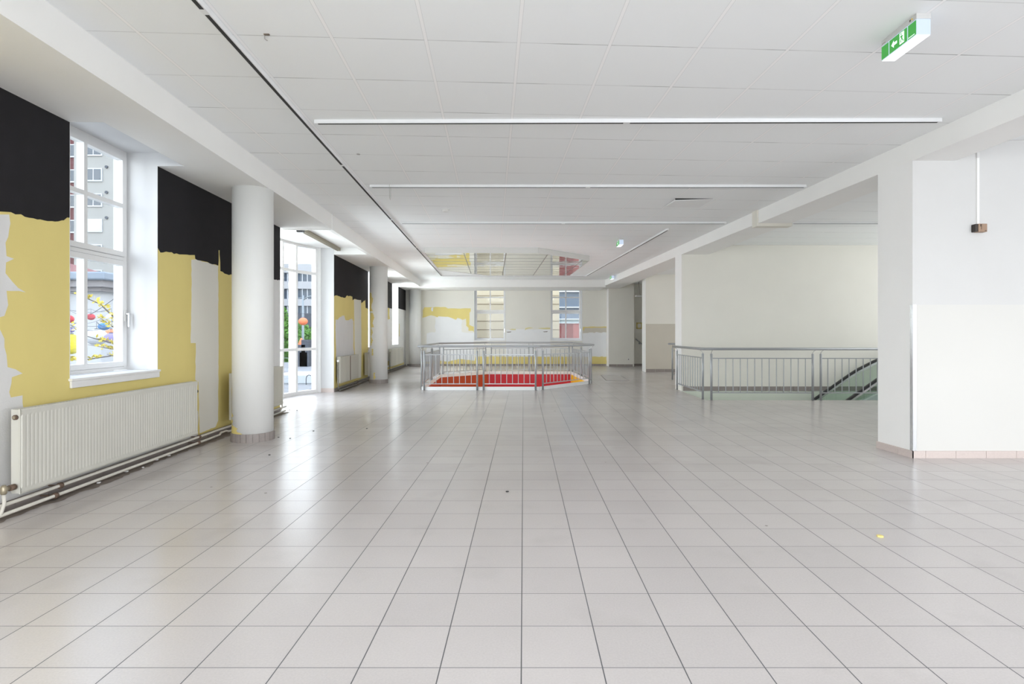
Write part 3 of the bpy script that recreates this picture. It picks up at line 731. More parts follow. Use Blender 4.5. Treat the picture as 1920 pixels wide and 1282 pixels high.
# ================================================================== RADIATORS
def radiator(y0, y1, z0, z1, dback, dfront, label, mt, ridge=.0355, valve_top=False, plug=False):
    t = thing('radiator', Lp((y0 + y1) / 2, (dback + dfront) / 2, z0), label, 'radiator', None)
    m = MB(); n = int((y1 - y0 - .05) / ridge); k = m.mi(mt); rows = []
    ys_ = []; c = y0 + .025
    for i in range(n + 1):
        for q, dd in ((0, 0), (.30, .0), (.5, -.0022), (.7, -.0022), (.88, 0)):
            yy = c + (i + q) * (y1 - y0 - .05) / (n + 1); ys_.append((yy, dd))
    ys_ = [(y0, -.006), (y0 + .01, 0)] + ys_ + [(y1 - .01, 0), (y1, -.006)]
    b = len(m.v)
    for yy, dd in ys_:
        flat = dfront - .0
        m.v += [Lp(yy, dfront - .008, z0), Lp(yy, flat, z0 + .012), Lp(yy, flat, z0 + .035), Lp(yy, dfront + dd, z0 + .05), Lp(yy, dfront + dd, z1 - .05), Lp(yy, flat, z1 - .035), Lp(yy, flat, z1 - .008), Lp(yy, dfront - .006, z1), Lp(yy, dfront - .012, z1)]
    for i in range(len(ys_) - 1):
        for j in range(8):
            m.f.append((b + i * 9 + j, b + (i + 1) * 9 + j, b + (i + 1) * 9 + j + 1, b + i * 9 + j + 1)); m.m.append(k); m.smooth.append(False)
    m.box((y0, dfront - .016, z0), (y1, dfront - .0085, z1), mt, fl_)
    m.build('front_panel', t)
    m = MB(); m.box((y0, dback, z0 + .01), (y1, dback + .008, z1 - .01), mt, fl_)
    m.build('back_panel', t)
    for yy in (y0 - .001, y1 - .008):
        m = MB(); m.box((yy, dback + .004, z0 + .005), (yy + .009, dfront - .016, z1 - .004), mt, fl_); m.build('side_cover', t)
    m = MB(); nb = int((y1 - y0) / .03)
    for i in range(nb): yy = y0 + .01 + i * (y1 - y0 - .02) / nb; m.box((yy, dback + .010, z1 - .012), (yy + .012, dfront - .018, z1 - .004), mt, fl_)
    m.box((y0, dfront - .020, z1 - .012), (y1, dfront - .016, z1 - .001), mt, fl_); m.box((y0, dback + .0, z1 - .010), (y1, dback + .010, z1 - .001), mt, fl_)
    m.build('top_grille', t)
    if plug:
        c = Lp(y0 - .002, (dback + dfront) / 2, z1 - .055); m = MB(); m.lathe((c[0], c[1] - .012, c[2]), [(.017, 0), (.017, .012)], 'rust', 20, 'Y'); m.lathe((c[0], c[1] - .017, c[2]), [(.010, 0), (.010, .006)], 'brass', 12, 'Y'); m.build('vent_plug', t)
    return t
d_ = (.10, .17)
R1 = radiator(3.86, 6.17, .145, .722, .10, .17, 'long ridged cream radiator under the nearest window', 'radiator', plug=True)
m = MB(); c = Lp(3.84, .135, .20)
m.lathe((c[0], c[1] - .035, c[2]), [(.020, 0), (.020, .04)], 'rust', 16, 'Y'); m.tube([(c[0], c[1] - .04, c[2] + .0), (c[0] - .0, c[1] - .075, c[2])], .015, 'brass', 12)
m.lathe((c[0], c[1] - .075, c[2] - .03), [(.014, 0), (.019, .008), (.019, .045), (.012, .06)], 'brass', 16); m.build('valve', R1)
m = MB(); m.tube([(c[0], c[1] - .075, c[2] - .03), (c[0] + .004, c[1] - .075, c[2] - .09), (c[0] - .004, c[1] - .085, c[2] - .14), Lp(3.745, .125, .035)], .011, 'pipe', 12); m.build('feed_pipe', R1)
m = MB(); q = Lp(6.19, .07, .60); m.tube([q, (q[0] + .03, q[1] + .09, q[2])], .018, 'rubber', 14); m.build('bracket_stub', R1)
R2 = radiator(7.05, 8.68, .16, .745, .10, .17, 'ridged radiator half hidden behind the nearest column', 'radiator_dirty')
m = MB(); m.tube([Lp(8.70, .13, .22), Lp(8.74, .13, .2), Lp(8.75, .13, .10), Lp(8.70, .12, .06)], .011, 'pipe', 12); m.build('feed_pipe', R2)
R3 = radiator(12.16, 13.76, .175, .745, .045, .125, 'short grimy radiator just past the bay window', 'radiator_dirty', ridge=.045)
m = MB(); m.tube([Lp(12.12, .085, .66), Lp(12.09, .085, .64), Lp(12.09, .085, .10), Lp(12.12, .08, .05)], .012, 'pipe_dirty', 12); m.build('feed_pipe', R3)
m = MB(); c = Lp(12.12, .085, .66); m.lathe((c[0], c[1] - .05, c[2]), [(.02, 0), (.026, .01), (.026, .035), (.014, .05)], 'plastic', 16, 'Y'); m.build('valve', R3)
m = MB(); m.box((12.93, .1255, .185), (12.985, .1275, .735), 'rust', fl_); tag(m.build('dirt_streak', R3), 'dark rusty streak down the panel')
R4 = radiator(14.75, 16.5, .16, .745, .045, .14, 'dark-edged radiator half hidden behind the middle column', 'radiator_dirty', ridge=.045)
R5 = radiator(18.12, 20.5, .19, .757, .06, .15, 'grimy radiator under the last left-hand window', 'radiator_dirty', ridge=.045)
m = MB(); m.tube([Lp(18.09, .10, .66), Lp(18.06, .10, .62), Lp(18.06, .10, .10), Lp(18.1, .10, .05)], .014, 'pipe_dirty', 10); m.build('feed_pipe', R5)

# ---- heating pipes
def hpipe(pts, r, mt, label, cl=()):
    t = thing('heating_pipe', Lp(pts[0][0], pts[0][1], 0), label, 'pipe')
    m = MB(); m.tube([Lp(*p) for p in pts], r, mt, 14); m.build('pipe_run', t)
    for yy in cl:
        p = Lp(yy, pts[0][1], pts[0][2]); m = MB(); m.lathe((p[0], yy - .02, p[2]), [(r + .004, 0), (r + .010, .006), (r + .010, .030), (r + .004, .036)], 'rust', 14, 'Y')
        m.box((yy - .006, .012, pts[0][2] - .004), (yy + .006, pts[0][1], pts[0][2] + .004), 'rust', fl_); m.build('pipe_clamp', t)
    return t
hpipe([(YB + .2, .10, .088), (7.05, .10, .088), (9.0, .095, .088)], .0125, 'pipe', 'upper of the two cream pipes below the nearest radiator', (4.30, 6.33))
hpipe([(YB + .2, .125, .034), (6.75, .125, .034), (6.82, .11, .05), (6.95, .11, .05), (7.0, .12, .034), (8.9, .12, .034)], .0125, 'pipe', 'lower of the two cream pipes below the nearest radiator', (4.22, 6.27))
hpipe([(12.15, .08, .085), (15.3, .08, .085), (21.5, .08, .085)], .014, 'pipe_dirty', 'upper grimy pipe past the bay window', (13.8,))
hpipe([(12.12, .11, .035), (15.3, .11, .035), (21.5, .11, .035)], .014, 'pipe_dirty', 'lower grimy pipe past the bay window', (13.7,))
M['grime'] = mat('floor_grime', (.20, .165, .14), .95, var=.5, vscale=14)
for (ya, yb, w_, lab) in ((-2.6, 8.95, .165, 'dark dust and grime along the wall foot below the long radiator'), (12.2, 21.0, .15, 'dark dust and grime along the wall foot past the bay window')):
    random.seed(5); m = MB(); k_ = int((yb - ya) / .05); P = []
    for i in range(k_ + 1):
        yy = ya + (yb - ya) * i / k_; P.append((yy, w_ + random.uniform(-.03, .02) + .02 * math.sin(yy * 3)))
    for (y_a, d_a), (y_b, d_b) in zip(P, P[1:]):
        m.face([Lp(y_a, .013, .0012), Lp(y_b, .013, .0012), Lp(y_b, d_b, .0012), Lp(y_a, d_a, .0012)], 'grime')
    tag(m.build('dust', origin=Lp(ya, .05, 0)), lab, 'dust', kind='stuff')
# loose plaster crumbs and leaf along the wall
random.seed(3)
def crumb(name, x, y, s, mt, label, cat, group=None):
    m = MB(); k = 7; top = []; 
    ring = [(x + s * random.uniform(.6, 1) * math.cos(6.283 * i / k), y + s * random.uniform(.6, 1) * math.sin(6.283 * i / k)) for i in range(k)]
    m.prism(ring, .0005, s * .35 + .002, mt)
    c = (x + s * .15, y, s * .55); b = ring
    for i in range(k): m.face([(*ring[i], s * .35 + .002), (*ring[(i + 1) % k], s * .35 + .002), c], mt)
    return tag(m.build(name, origin=(x, y, 0)), label, cat, group)
for k, (px, py, s) in enumerate(((185, 905.5, .020), (237, 884.5, .020), (293, 862.5, .022), (317, 854.5, .018), (268, 876.5, .012))):
    x, y = fl(px, py); crumb('plaster_crumb', x, y, s, 'white', 'white plaster crumb below the long radiator, ' + ['nearest the left picture edge', 'second from the left', 'second from the right', 'farthest along the wall', 'the smallest, in the middle'][k], 'debris', 'plaster crumbs under the long radiator')
x, y = fl(62, 936); crumb('dead_leaf', x - .02, y, .045, 'rust', 'brown dead leaf on the floor under the pipes', 'debris')
GL = ['in front of the bay, the left of a pair', 'in front of the bay, the right of a pair', 'alone, farther right than the pair beside the nearest column', 'the right of a pair beside the foot of the nearest column', 'the left of a pair beside the foot of the nearest column', 'in front of the nearest column foot', 'midway between nearest column and floor well', 'on the middle tiles before the floor well']
for gl, (px, py) in zip(GL, ((543, 768.5), (557, 769.5), (588, 808), (544, 822), (522, 820), (505, 853), (688, 803.5), (951, 922))):
    x, y = fl(px, py); crumb('grit_speck', x, y, .013, 'rubber', 'dark grit speck ' + gl, 'debris', 'grit specks on the floor')
x, y = fl(1650, 1006); crumb('yellow_fleck', x, y, .022, 'yellow', 'small yellow paint fleck on the right-hand floor tiles', 'debris')

# ================================================================== RAILINGS
def v2(p): return Vector((p[0], p[1]))
def panel(root, a, b, nbal, z0=.14, z1=.78, zp=.865, post=.021, posts=(True, True)):
    """one infill panel between two round posts, at a and b"""
    a, b = v2(a), v2(b); t = (b - a).normalized(); L = (b - a).length
    for ok, p in zip(posts, (a, b)):
        if ok:
            m = MB(); m.lathe((p.x, p.y, .0), [(post, 0), (post, zp - .004), (post - .004, zp)], 'steel', 18); m.build('post', root)
    m = MB(); s0, s1 = a + t * post, b - t * post; nr = Vector((-t.y, t.x)) * .011
    for z, nm in ((z0, 'bottom_rail'), (z1, 'top_rail')):
        m = MB(); P = [s0 - nr, s1 - nr, s1 + nr, s0 + nr]; m.hexa([(q.x, q.y, z - .009) for q in P] + [(q.x, q.y, z + .009) for q in P], 'steel'); fr = m.build(nm, root)
    base = None
    for i in range(nbal):
        p = a + (b - a) * ((i + 1) / (nbal + 1))
        if base is None:
            m = MB(); m.tube([(p.x, p.y, z0 + .008), (p.x, p.y, z1 - .008)], .0085, 'steel', 8, caps=False); base = m.build('baluster', fr, origin=(p.x, p.y, z0)); bp0 = p
        else:
            o = base.copy(); COL.objects.link(o); o.parent = fr; o.location = (p.x, p.y, z0)
    return fr
def bracket(root, p, out, zp=.862, zr=.945):
    p = v2(p); out = Vector(out)
    m = MB(); m.tube([(p.x, p.y, zp - .01), (p.x, p.y, zp + .02), (p.x + out.x * .35, p.y + out.y * .35, zp + .045), (p.x + out.x, p.y + out.y, zr - .012), (p.x + out.x, p.y + out.y, zr)], .0045, 'steel_light', 6); m.build('bracket', root)

W_ = thing('balustrade', (-.3, 15, 0), 'grey metal balustrade closing in the red-walled floor well', 'railing')
def offs(poly, d):      # offset a CCW polygon outward
    out = []; n = len(poly)
    for i in range(n):
        a, b, c = v2(poly[i - 1]), v2(poly[i]), v2(poly[(i + 1) % n])
        t1 = (b - a).normalized(); t2 = (c - b).normalized(); n1 = Vector((t1.y, -t1.x)); n2 = Vector((t2.y, -t2.x))
        bis = (n1 + n2).normalized(); out.append(tuple(b + bis * d / max(.3, bis.dot(n1))))
    return out
pc = offs(well, .035)
sides = [  # side index, list of panels as (start dist, end dist, balusters) in metres from the corner; None = from end
    (0, [(.075, 1.235, 8), (1.375, 2.515, 8)]),
    (1, [(.105, 2.03, 13)]),
    (2, [(.085, 1.60, 10), (1.74, 3.36, 11)]),
    (3, [(.08, 1.20, 7), (1.33, 2.49, 8)]),
    (4, [(.08, 1.72, 12)]),
    (5, [(.10, 1.80, 10), (1.94, 3.72, 10)])]
for si, pans in sides:
    a, b = v2(pc[si]), v2(pc[(si + 1) % 6]); t = (b - a).normalized(); L = (b - a).length; out = Vector((t.y, -t.x)) * .055
    for s0, s1, nb in pans:
        s1 = min(s1, L - .07); p0, p1 = a + t * s0, a + t * s1
        panel(W_, p0, p1, nb)
        bracket(W_, p0, out); bracket(W_, p1, out)
hr = offs(pc, .055)
m = MB(); loop = []
for i in range(6):
    a, b, c = v2(hr[i - 1]), v2(hr[i]), v2(hr[(i + 1) % 6])
    p = b + (a - b).normalized() * .07; q = b + (c - b).normalized() * .07
    for k in range(5):
        u = k / 4; loop.append(tuple(p * (1 - u) ** 2 + b * 2 * u * (1 - u) + q * u * u))
loop = [(x, y, .962) for x, y in loop]; loop.append(loop[0])
m.tube(loop, .024, 'steel', 16, caps=False); m.build('handrail', W_)
for i in range(6):      # thin kerb plates at the opening
    a, b = v2(well[i]), v2(well[(i + 1) % 6]); t = (b - a).normalized(); o = Vector((t.y, -t.x)) * .022
    m = MB(); m.prism([tuple(a), tuple(b), tuple(b + o), tuple(a + o)], .0005, .075, 'kerb'); m.build('kerb_plate', W_)

E_ = thing('balustrade', (4.5, 10.6, 0), 'grey metal balustrade along the escalator opening', 'railing')
def line(pts, z, r, mt, root, name):
    m = MB(); L = []
    P = [v2(p) for p in pts]
    for i, p in enumerate(P):
        if 0 < i < len(P) - 1:
            a = p + (P[i - 1] - p).normalized() * .08; c = p + (P[i + 1] - p).normalized() * .08
            for k in range(6): u = k / 5; L.append(a * (1 - u) ** 2 + p * 2 * u * (1 - u) + c * u * u)
        else: L.append(p)
    m.tube([(q.x, q.y, z) for q in L], r, mt, 16); m.build(name, root)
panel(E_, (3.405, 12.60), (3.385, 10.74), 10)
panel(E_, (3.50, 10.60), (5.365, 10.555), 13)
panel(E_, (5.515, 10.555), (7.35, 10.555), 13)
panel(E_, (7.50, 10.555), (8.45, 10.555), 6)
for p, o in (((3.405, 12.60), (-.055, 0)), ((3.385, 10.74), (-.055, 0)), ((3.50, 10.60), (0, -.06)), ((5.365, 10.555), (.02, -.055)), ((5.515, 10.555), (.02, -.055)), ((7.35, 10.555), (.02, -.055)), ((7.5, 10.555), (.02, -.055)), ((8.45, 10.555), (.02, -.055))): bracket(E_, p, o)
line([(3.345, 12.68), (3.33, 10.53), (8.5, 10.495)], .955, .024, 'steel', E_, 'handrail')
G_ = thing('balustrade', (4.6, 15.4, 0), 'grey metal balustrade end showing behind the slim white wall end', 'railing')
panel(G_, (4.03, 15.4), (5.6, 15.4), 11)
bracket(G_, (4.03, 15.4), (-.02, -.05)); bracket(G_, (5.6, 15.4), (0, -.05))
line([(3.90, 15.34), (5.7, 15.34)], .965, .024, 'steel', G_, 'handrail')

# ================================================================== ESCALATOR
def hz(X):
    if X <= 6.9: return .395 + .70 * (X - 6.92)
    pts = [(6.9, .381), (7.06, .480), (7.36, .634), (7.58, .733), (7.9, .832), (8.2, .885), (8.5, .90), (9.3, .90)]
    for (a, b), (c, d) in zip(pts, pts[1:]):
        if X <= c: return b + (d - b) * (X - a) / (c - a)
    return .9
ES = thing('escalator', (6.9, 11.5, -.3), 'escalator with black handrails and green glass sides rising behind the railing', 'escalator')
Xs = [3.6 + .2 * i for i in range(16)] + [6.9, 7.06, 7.2, 7.36, 7.47, 7.58, 7.74, 7.9, 8.05, 8.2, 8.35]
for Y0 in (11.03, 12.02):
    m = MB(); b = len(m.v); k = m.mi('rubber')
    prof = [(-.04, -.022), (.04, -.022), (.045, .0), (.036, .022), (-.036, .022), (-.045, 0)]
    for X in Xs:
        for dy, dz in prof: m.v.append((X, Y0 + dy, hz(X) + dz))
    n = len(prof)
    for i in range(len(Xs) - 1):
        for j in range(n): m.f.append((b + i * n + j, b + i * n + (j + 1) % n, b + (i + 1) * n + (j + 1) % n, b + (i + 1) * n + j)); m.m.append(k); m.smooth.append(True)
    m.f.append(tuple(b + j for j in range(n))); m.m.append(k); m.smooth.append(False)
    m.f.append(tuple(b + (len(Xs) - 1) * n + j for j in range(n))); m.m.append(k); m.smooth.append(False)
    tag(m.build('handrail', ES), 'black rubber handrail')
    def strip(z0, z1, y0, y1, mt, nm, lab=None):
        m = MB()
        for X, X2 in zip(Xs, Xs[1:]):
            m.hexa([(X, y0, hz(X) + z0), (X2, y0, hz(X2) + z0), (X2, y1, hz(X2) + z0), (X, y1, hz(X) + z0), (X, y0, hz(X) + z1), (X2, y0, hz(X2) + z1), (X2, y1, hz(X2) + z1), (X, y1, hz(X) + z1)], mt)
        o = m.build(nm, ES)
        if lab: tag(o, lab)
    strip(-.075, -.024, Y0 - .026, Y0 + .026, 'steel_light', 'handrail_guide')
    strip(-.70, -.056, Y0 - .005, Y0 + .005, 'green_glass', 'glass_panel', 'green glass')
    strip(-.83, -.70, Y0 - .09, Y0 + .09, 'alu', 'deck')
    strip(-1.35, -.84, Y0 - .10 if Y0 < 11.5 else Y0 + .06, Y0 - .06 if Y0 < 11.5 else Y0 + .10, 'rubber', 'cladding')
m = MB(); X = 3.7
while X < 8.2:
    z = hz(X) - .98
    m.box((X, 11.13, z - .25), (X + .30, 11.92, z), 'steel'); m.box((X - .005, 11.13, z - .02), (X + .02, 11.92, z + .002), 'alu'); X += .30
m.build('steps', ES)

# ================================================================== CEILING ITEMS
def track(pts, mt, label, hgt=.034, wid=.034, groove=True, group=None):
    (x0_, y0_), (x1_, y1_) = pts; a = Vector((x0_, y0_)); b = Vector((x1_, y1_)); t = (b - a).normalized(); nr = Vector((-t.y, t.x)) * wid / 2
    th = thing('light_track', ((x0_ + x1_) / 2, (y0_ + y1_) / 2, CZ - hgt), label, 'light track', group)
    m = MB(); P = [a - nr, b - nr, b + nr, a + nr]
    m.hexa([(q.x, q.y, CZ - hgt) for q in P] + [(q.x, q.y, CZ - .0005) for q in P], mt); m.build('track_body', th)
    m = MB(); nr2 = nr * .62; P = [a - nr2 + t * .02, b - nr2 - t * .02, b + nr2 - t * .02, a + nr2 + t * .02]
    L = (b - a).length; kk = max(1, int(round(L / 3.0)))
    for i in range(kk):
        s0 = a + t * (L * i / kk + .03); s1 = a + t * (L * (i + 1) / kk - .03)
        P = [s0 - nr2, s1 - nr2, s1 + nr2, s0 + nr2]
        m.hexa([(q.x, q.y, CZ - hgt - .0015) for q in P] + [(q.x, q.y, CZ - hgt + .004) for q in P], 'groove')
    m.build('conductor_groove', th)
    return th
track([(-1.885, 5.14), (3.74, 5.10)], 'track', 'white ceiling track across the room, nearest of the cross tracks')
track([(-1.99, 7.37), (3.66, 7.37)], 'track', 'white ceiling track across the room, second cross track away')
track([(-2.12, 9.80), (3.49, 9.80)], 'track', 'white ceiling track across the room, third cross track away')
track([(4.62, 9.80), (8.2, 9.80)], 'track', 'white ceiling track beyond the right beam over the escalator')
track([(-2.66, 18.66), (2.05, 18.66)], 'track', 'white ceiling track behind the mirrored ceiling box')
track([(-1.72, .3), (-2.68, 18.62)], 'track', 'long black-slotted ceiling track running down the left side', wid=.04)
track([(2.07, 18.6), (2.64, 10.4)], 'track', 'white ceiling track running lengthwise beside the mirrored box')

# mirrored ceiling box over the well
mc = [(-2.20, 12.71), (.33, 12.74), (1.62, 14.08), (1.43, 17.64), (-1.10, 17.64), (-2.38, 16.12)]
T_ = thing('mirrored_ceiling_box', (-.3, 15, 3.04), 'dropped ceiling box with mirrored underside above the well', 'ceiling panel')
m = MB(); n = 6
for i in range(6):
    a, b = v2(mc[i]), v2(mc[(i + 1) % 6]); t = (b - a).normalized(); o = Vector((t.y, -t.x)) * .012
    m.prism([tuple(a - t * .0), tuple(b), tuple(b + o), tuple(a + o)], 3.040, CZ, 'cream')
m.build('casing', T_)
m = MB(); m.prism(offs(mc, -.002), 3.044, 3.056, 'mirror'); tag(m.build('mirror', T_), 'mirror panels')

# exit signs
def exit_sign(X0, Y0, label, full=True):
    X1, Y1, zt, zb = X0 + .088, Y0 + .335, CZ, CZ - .132
    t = thing('exit_sign', ((X0 + X1) / 2, (Y0 + Y1) / 2, zb), label, 'sign')
    m = MB(); m.box((X0, Y0, zt - .034), (X1, Y1, zt - .0005), 'housing'); m.build('housing', t, bevel=.002)
    m = MB(); m.box((X0 + .001, Y0 + .001, zb + .002), (X1 - .001, Y1 - .001, zt - .0345), 'sign_white'); tag(m.build('diffuser', t, bevel=.003), 'glowing white diffuser')
    m = MB(); m.box((X0 + .003, Y0 + .003, zb), (X1 - .003, Y1 - .003, zb + .0018), 'sign_glow'); m.build('bottom_diffuser', t)
    m = MB(); z0, z1 = zb + .006, zt - .042
    for a, b in ((0.004, .072), (.084, .250), (.262, .331)): m.box((X0 - .0015, Y1 - b, z0), (X0 + .001, Y1 - a, z1), 'sign_green')
    tag(m.build('sign_face', t), 'green sign face')
    # pictograms seen from -x: image left = +y
    m = MB(); X = X0 - .0028
    def q(s, z): return (X, Y1 - s, z0 + z)      # s from the left end of the sign as seen
    def poly(pts): m.plate([q(*p) for p in pts], 'sign_mark', (-.0006, 0, 0))
    h = z1 - z0
    poly([(.106, h * .50), (.130, h * .78), (.130, h * .60), (.160, h * .60), (.160, h * .40), (.130, h * .40), (.130, h * .22)])
    poly([(.186, h * .10), (.228, h * .10), (.228, h * .92), (.186, h * .92)])
    m.build('arrow_and_door', t)
    m = MB(); X = X0 - .0042
    def poly(pts): m.plate([q(*p) for p in pts], 'sign_green', (-.0005, 0, 0))
    cx, cz, r = .202, h * .80, .0055
    poly([(cx + r * math.cos(k * .785), cz + r * math.sin(k * .785)) for k in range(8)])
    poly([(.198, h * .70), (.211, h * .68), (.214, h * .45), (.204, h * .44)])                     # trunk
    poly([(.198, h * .70), (.190, h * .56), (.193, h * .53), (.203, h * .64)])                     # forward arm
    poly([(.210, h * .68), (.222, h * .58), (.220, h * .54), (.209, h * .61)])                     # rear arm
    poly([(.204, h * .46), (.194, h * .34), (.199, h * .16), (.203, h * .17), (.201, h * .33), (.211, h * .44)])
    poly([(.206, h * .46), (.214, h * .45), (.221, h * .28), (.229, h * .22), (.226, h * .18), (.217, h * .24)])
    m.build('running_figure', t)
    if full:
        m = MB()
        m.plate([(X0 - .0028, Y1 - .268, z0 + .004), (X0 - .0028, Y1 - .322, z0 + .004), (X0 - .0028, Y1 - .322, z0 + .008), (X0 - .0028, Y1 - .268, z0 + .008)], 'sign_mark', (-.0006, 0, 0))
        m.build('maker_strip', t)
        m = MB()
        for s in (.01, .022, .034): m.box((X0 - .001, Y1 - s - .006, zt - .026), (X0 + .0005, Y1 - s, zt - .022), 'dirt')
        m.box((X0 - .001, Y1 - .285, zt - .024), (X0 + .0005, Y1 - .272, zt - .012), 'dirt'); m.build('type_plate', t)
        m = MB(); m.lathe((X0 - .002, Y1 - .297, zt - .018), [(.005, 0), (.005, .003)], 'yel', 12, 'X'); m.build('status_light', t)
    return t
exit_sign(2.362, 3.42, 'green emergency exit sign box on the ceiling nearest the viewpoint')
exit_sign(1.925, 11.44, 'small green exit sign box near the lengthwise right-hand track', False)
exit_sign(2.86, 18.5, 'distant green exit sign box beside the right beam end', False)
# smoke detector, wire loop, torn bit
x, y = -1.21, 8.82; t = thing('smoke_detector', (x, y, CZ - .04), 'white round smoke detector on the ceiling', 'smoke detector')
m = MB(); m.lathe((x, y, CZ - .012), [(.062, 0), (.065, .004), (.065, .012)], 'plastic', 32); m.build('base', t)
m = MB(); m.lathe((x, y, CZ - .042), [(.02, 0), (.04, .004), (.052, .016), (.054, .03)], 'plastic', 32); m.build('sensor_head', t)
x = (732.5 - PX) * 7.38 / F; m = MB()
m.tube([(x - .008, 7.345, CZ - .0), (x - .008, 7.345, CZ - .08), (x - .005, 7.345, CZ - .17), (x + .003, 7.345, CZ - .20), (x + .008, 7.345, CZ - .16), (x + .008, 7.345, CZ - .03)], .0022, 'cord', 6)
tag(m.build('wire_loop', origin=(x, 7.345, CZ)), 'thin loop of pale wire hanging from the second cross track', 'wire')
x, y = (496 - PX) * 3.67 / F, 3.67; m = MB(); m.tube([(x, y, CZ - .001), (x - .004, y + .012, CZ - .02), (x + .01, y + .02, CZ - .03)], .004, 'cord', 8); m.box((x - .0, y - .015, CZ - .006), (x + .035, y, CZ - .0005), 'dirt')
tag(m.build('torn_clip', origin=(x, y, CZ)), 'small torn fixing clip on the ceiling near the long track', 'clip')
m = MB(); m.lathe((-.2 * 0 + (672 - PX) * 6.11 / F, 6.11, CZ - .004), [(.018, 0), (.02, .004)], 'cord', 16)
tag(m.build('ceiling_screw_cap', origin=((672 - PX) * 6.11 / F, 6.11, CZ)), 'small grey fixing cap on the ceiling right of the long track', 'cap')
# one sagging tile
x0t, yt = 2.16, 8.10; m = MB()
m.hexa([(x0t, yt, CZ - .036), (x0t + .55, yt + .02, CZ - .006), (x0t + .52, yt + .58, CZ - .003), (x0t - .03, yt + .56, CZ - .004), (x0t, yt, CZ - .014), (x0t + .55, yt + .02, CZ - .001), (x0t + .52, yt + .58, CZ - .0005), (x0t - .03, yt + .56, CZ - .0005)], 'track')
m.hexa([(x0t, yt - .004, CZ - .024), (x0t + .54, yt + .016, CZ - .002), (x0t + .54, yt + .021, CZ - .002), (x0t, yt + .002, CZ - .024), (x0t, yt - .004, CZ - .0005), (x0t + .54, yt + .016, CZ - .0005), (x0t + .54, yt + .021, CZ - .0005), (x0t, yt + .002, CZ - .0005)], 'groove')  # dark strip painted in for the shade inside the open gap
tag(m.build('sagging_ceiling_tile', origin=(x0t + .3, yt + .3, CZ)), 'ceiling tile dropped at one edge with a dark strip put in for its shaded gap', 'ceiling tile')
# tan rail in the bay recess
ZR = 2.985; a = Vector((-3.80, 9.75)); b = Vector((-3.905, 12.04)); t = (b - a).normalized(); nr = Vector((-t.y, t.x))
th = thing('bay_rail', (-3.85, 10.9, ZR), 'tan grooved metal rail under the bay recess with a dark end block', 'rail')
for o_, wd, mt in ((-.02, .013, 'tan'), (0.0, .006, 'groove'), (.02, .013, 'tan')):
    m = MB(); P = [a + nr * (o_ - wd), b + nr * (o_ - wd), b + nr * (o_ + wd), a + nr * (o_ + wd)]
    zz = .0 if mt == 'tan' else .012
    m.hexa([(q.x, q.y, ZR + zz) for q in P] + [(q.x, q.y, HZ) for q in P], mt); m.build('rail_profile', th)
m = MB(); m.box((a.x - .05, a.y - .10, ZR - .02), (a.x + .05, a.y + .0, HZ - .005), 'rubber'); m.box((a.x - .045, a.y - .085, ZR - .03), (a.x + .045, a.y - .02, ZR - .02), 'alu'); tag(m.build('end_block', th), 'black end block')

# ================================================================== RIGHT WALL ITEMS
xs_, ze = 4.512, 5.66
th = thing('wall_sensor', (4.505, 5.64, 2.24), 'small brown box with a dark side, below a white conduit on the near pier', 'sensor')
m = MB(); m.box((4.478, 5.60, 2.238), (4.565, 5.6594, 2.318), 'brown_plastic'); m.build('case', th, bevel=.003)
m = MB(); m.box((4.452, 5.603, 2.240), (4.4778, 5.6594, 2.316), 'dark_plastic'); tag(m.build('lens_cover', th, bevel=.004), 'dark brown curved end')
m = MB(); m.box((4.497, 5.598, 2.29), (4.501, 5.5999, 2.312), 'dark_plastic'); m.box((4.505, 5.598, 2.262), (4.508, 5.5999, 2.312), 'dark_plastic'); m.box((4.54, 5.598, 2.246), (4.556, 5.5999, 2.252), 'dark_plastic'); m.build('face_marks', th)
m = MB(); m.box((4.502, 5.646, 2.321), (4.524, 5.6593, 3.02), 'white'); m.box((4.500, 5.643, 2.98), (4.526, 5.6593, 3.045), 'patch')
tag(m.build('cable_conduit', origin=(4.513, 5.65, 2.32)), 'white cable conduit running down the near pier to the brown box', 'conduit')
def socket(x, y, z, label):
    t = thing('power_socket', (x, y, z), label, 'socket')
    m = MB(); m.box((x - .04, y - .010, z - .04), (x + .04, y - .0005, z + .04), 'plastic'); m.build('plate', t, bevel=.003)
    m = MB(); m.lathe((x, y - .0125, z), [(.02, 0), (.02, .002)], 'dirt', 20, 'Y'); m.build('outlet', t)
X_, Z_ = fw(1178.5, 673.5, 21.55); socket(X_, 21.55, Z_, 'small white power socket low on the far right wall')
# stair handrail in the corner niche
a = fw(1191.5, 635.3, 21.9); b = fw(1206, 644.5, 21.6)
th = thing('stair_handrail', (a[0], 21.88, a[1]), 'dark sloping handrail end in the far right corner', 'handrail')
m = MB(); m.tube([(a[0], 21.88, a[1]), (b[0], 21.88, b[1]), (b[0] + 1.2, 21.88, b[1] - .75)], .024, 'steel', 12); m.build('rail', th)
m = MB(); m.tube([(a[0] + .16, 21.88, a[1] - .08), (a[0] + .16, 21.9, a[1] - .17), (a[0] + .16, 21.955, a[1] - .17)], .012, 'steel', 8); m.lathe((a[0] + .16, 21.94, a[1] - .17), [(.035, 0), (.035, .018)], 'steel', 16, 'Y'); m.build('wall_bracket', th)
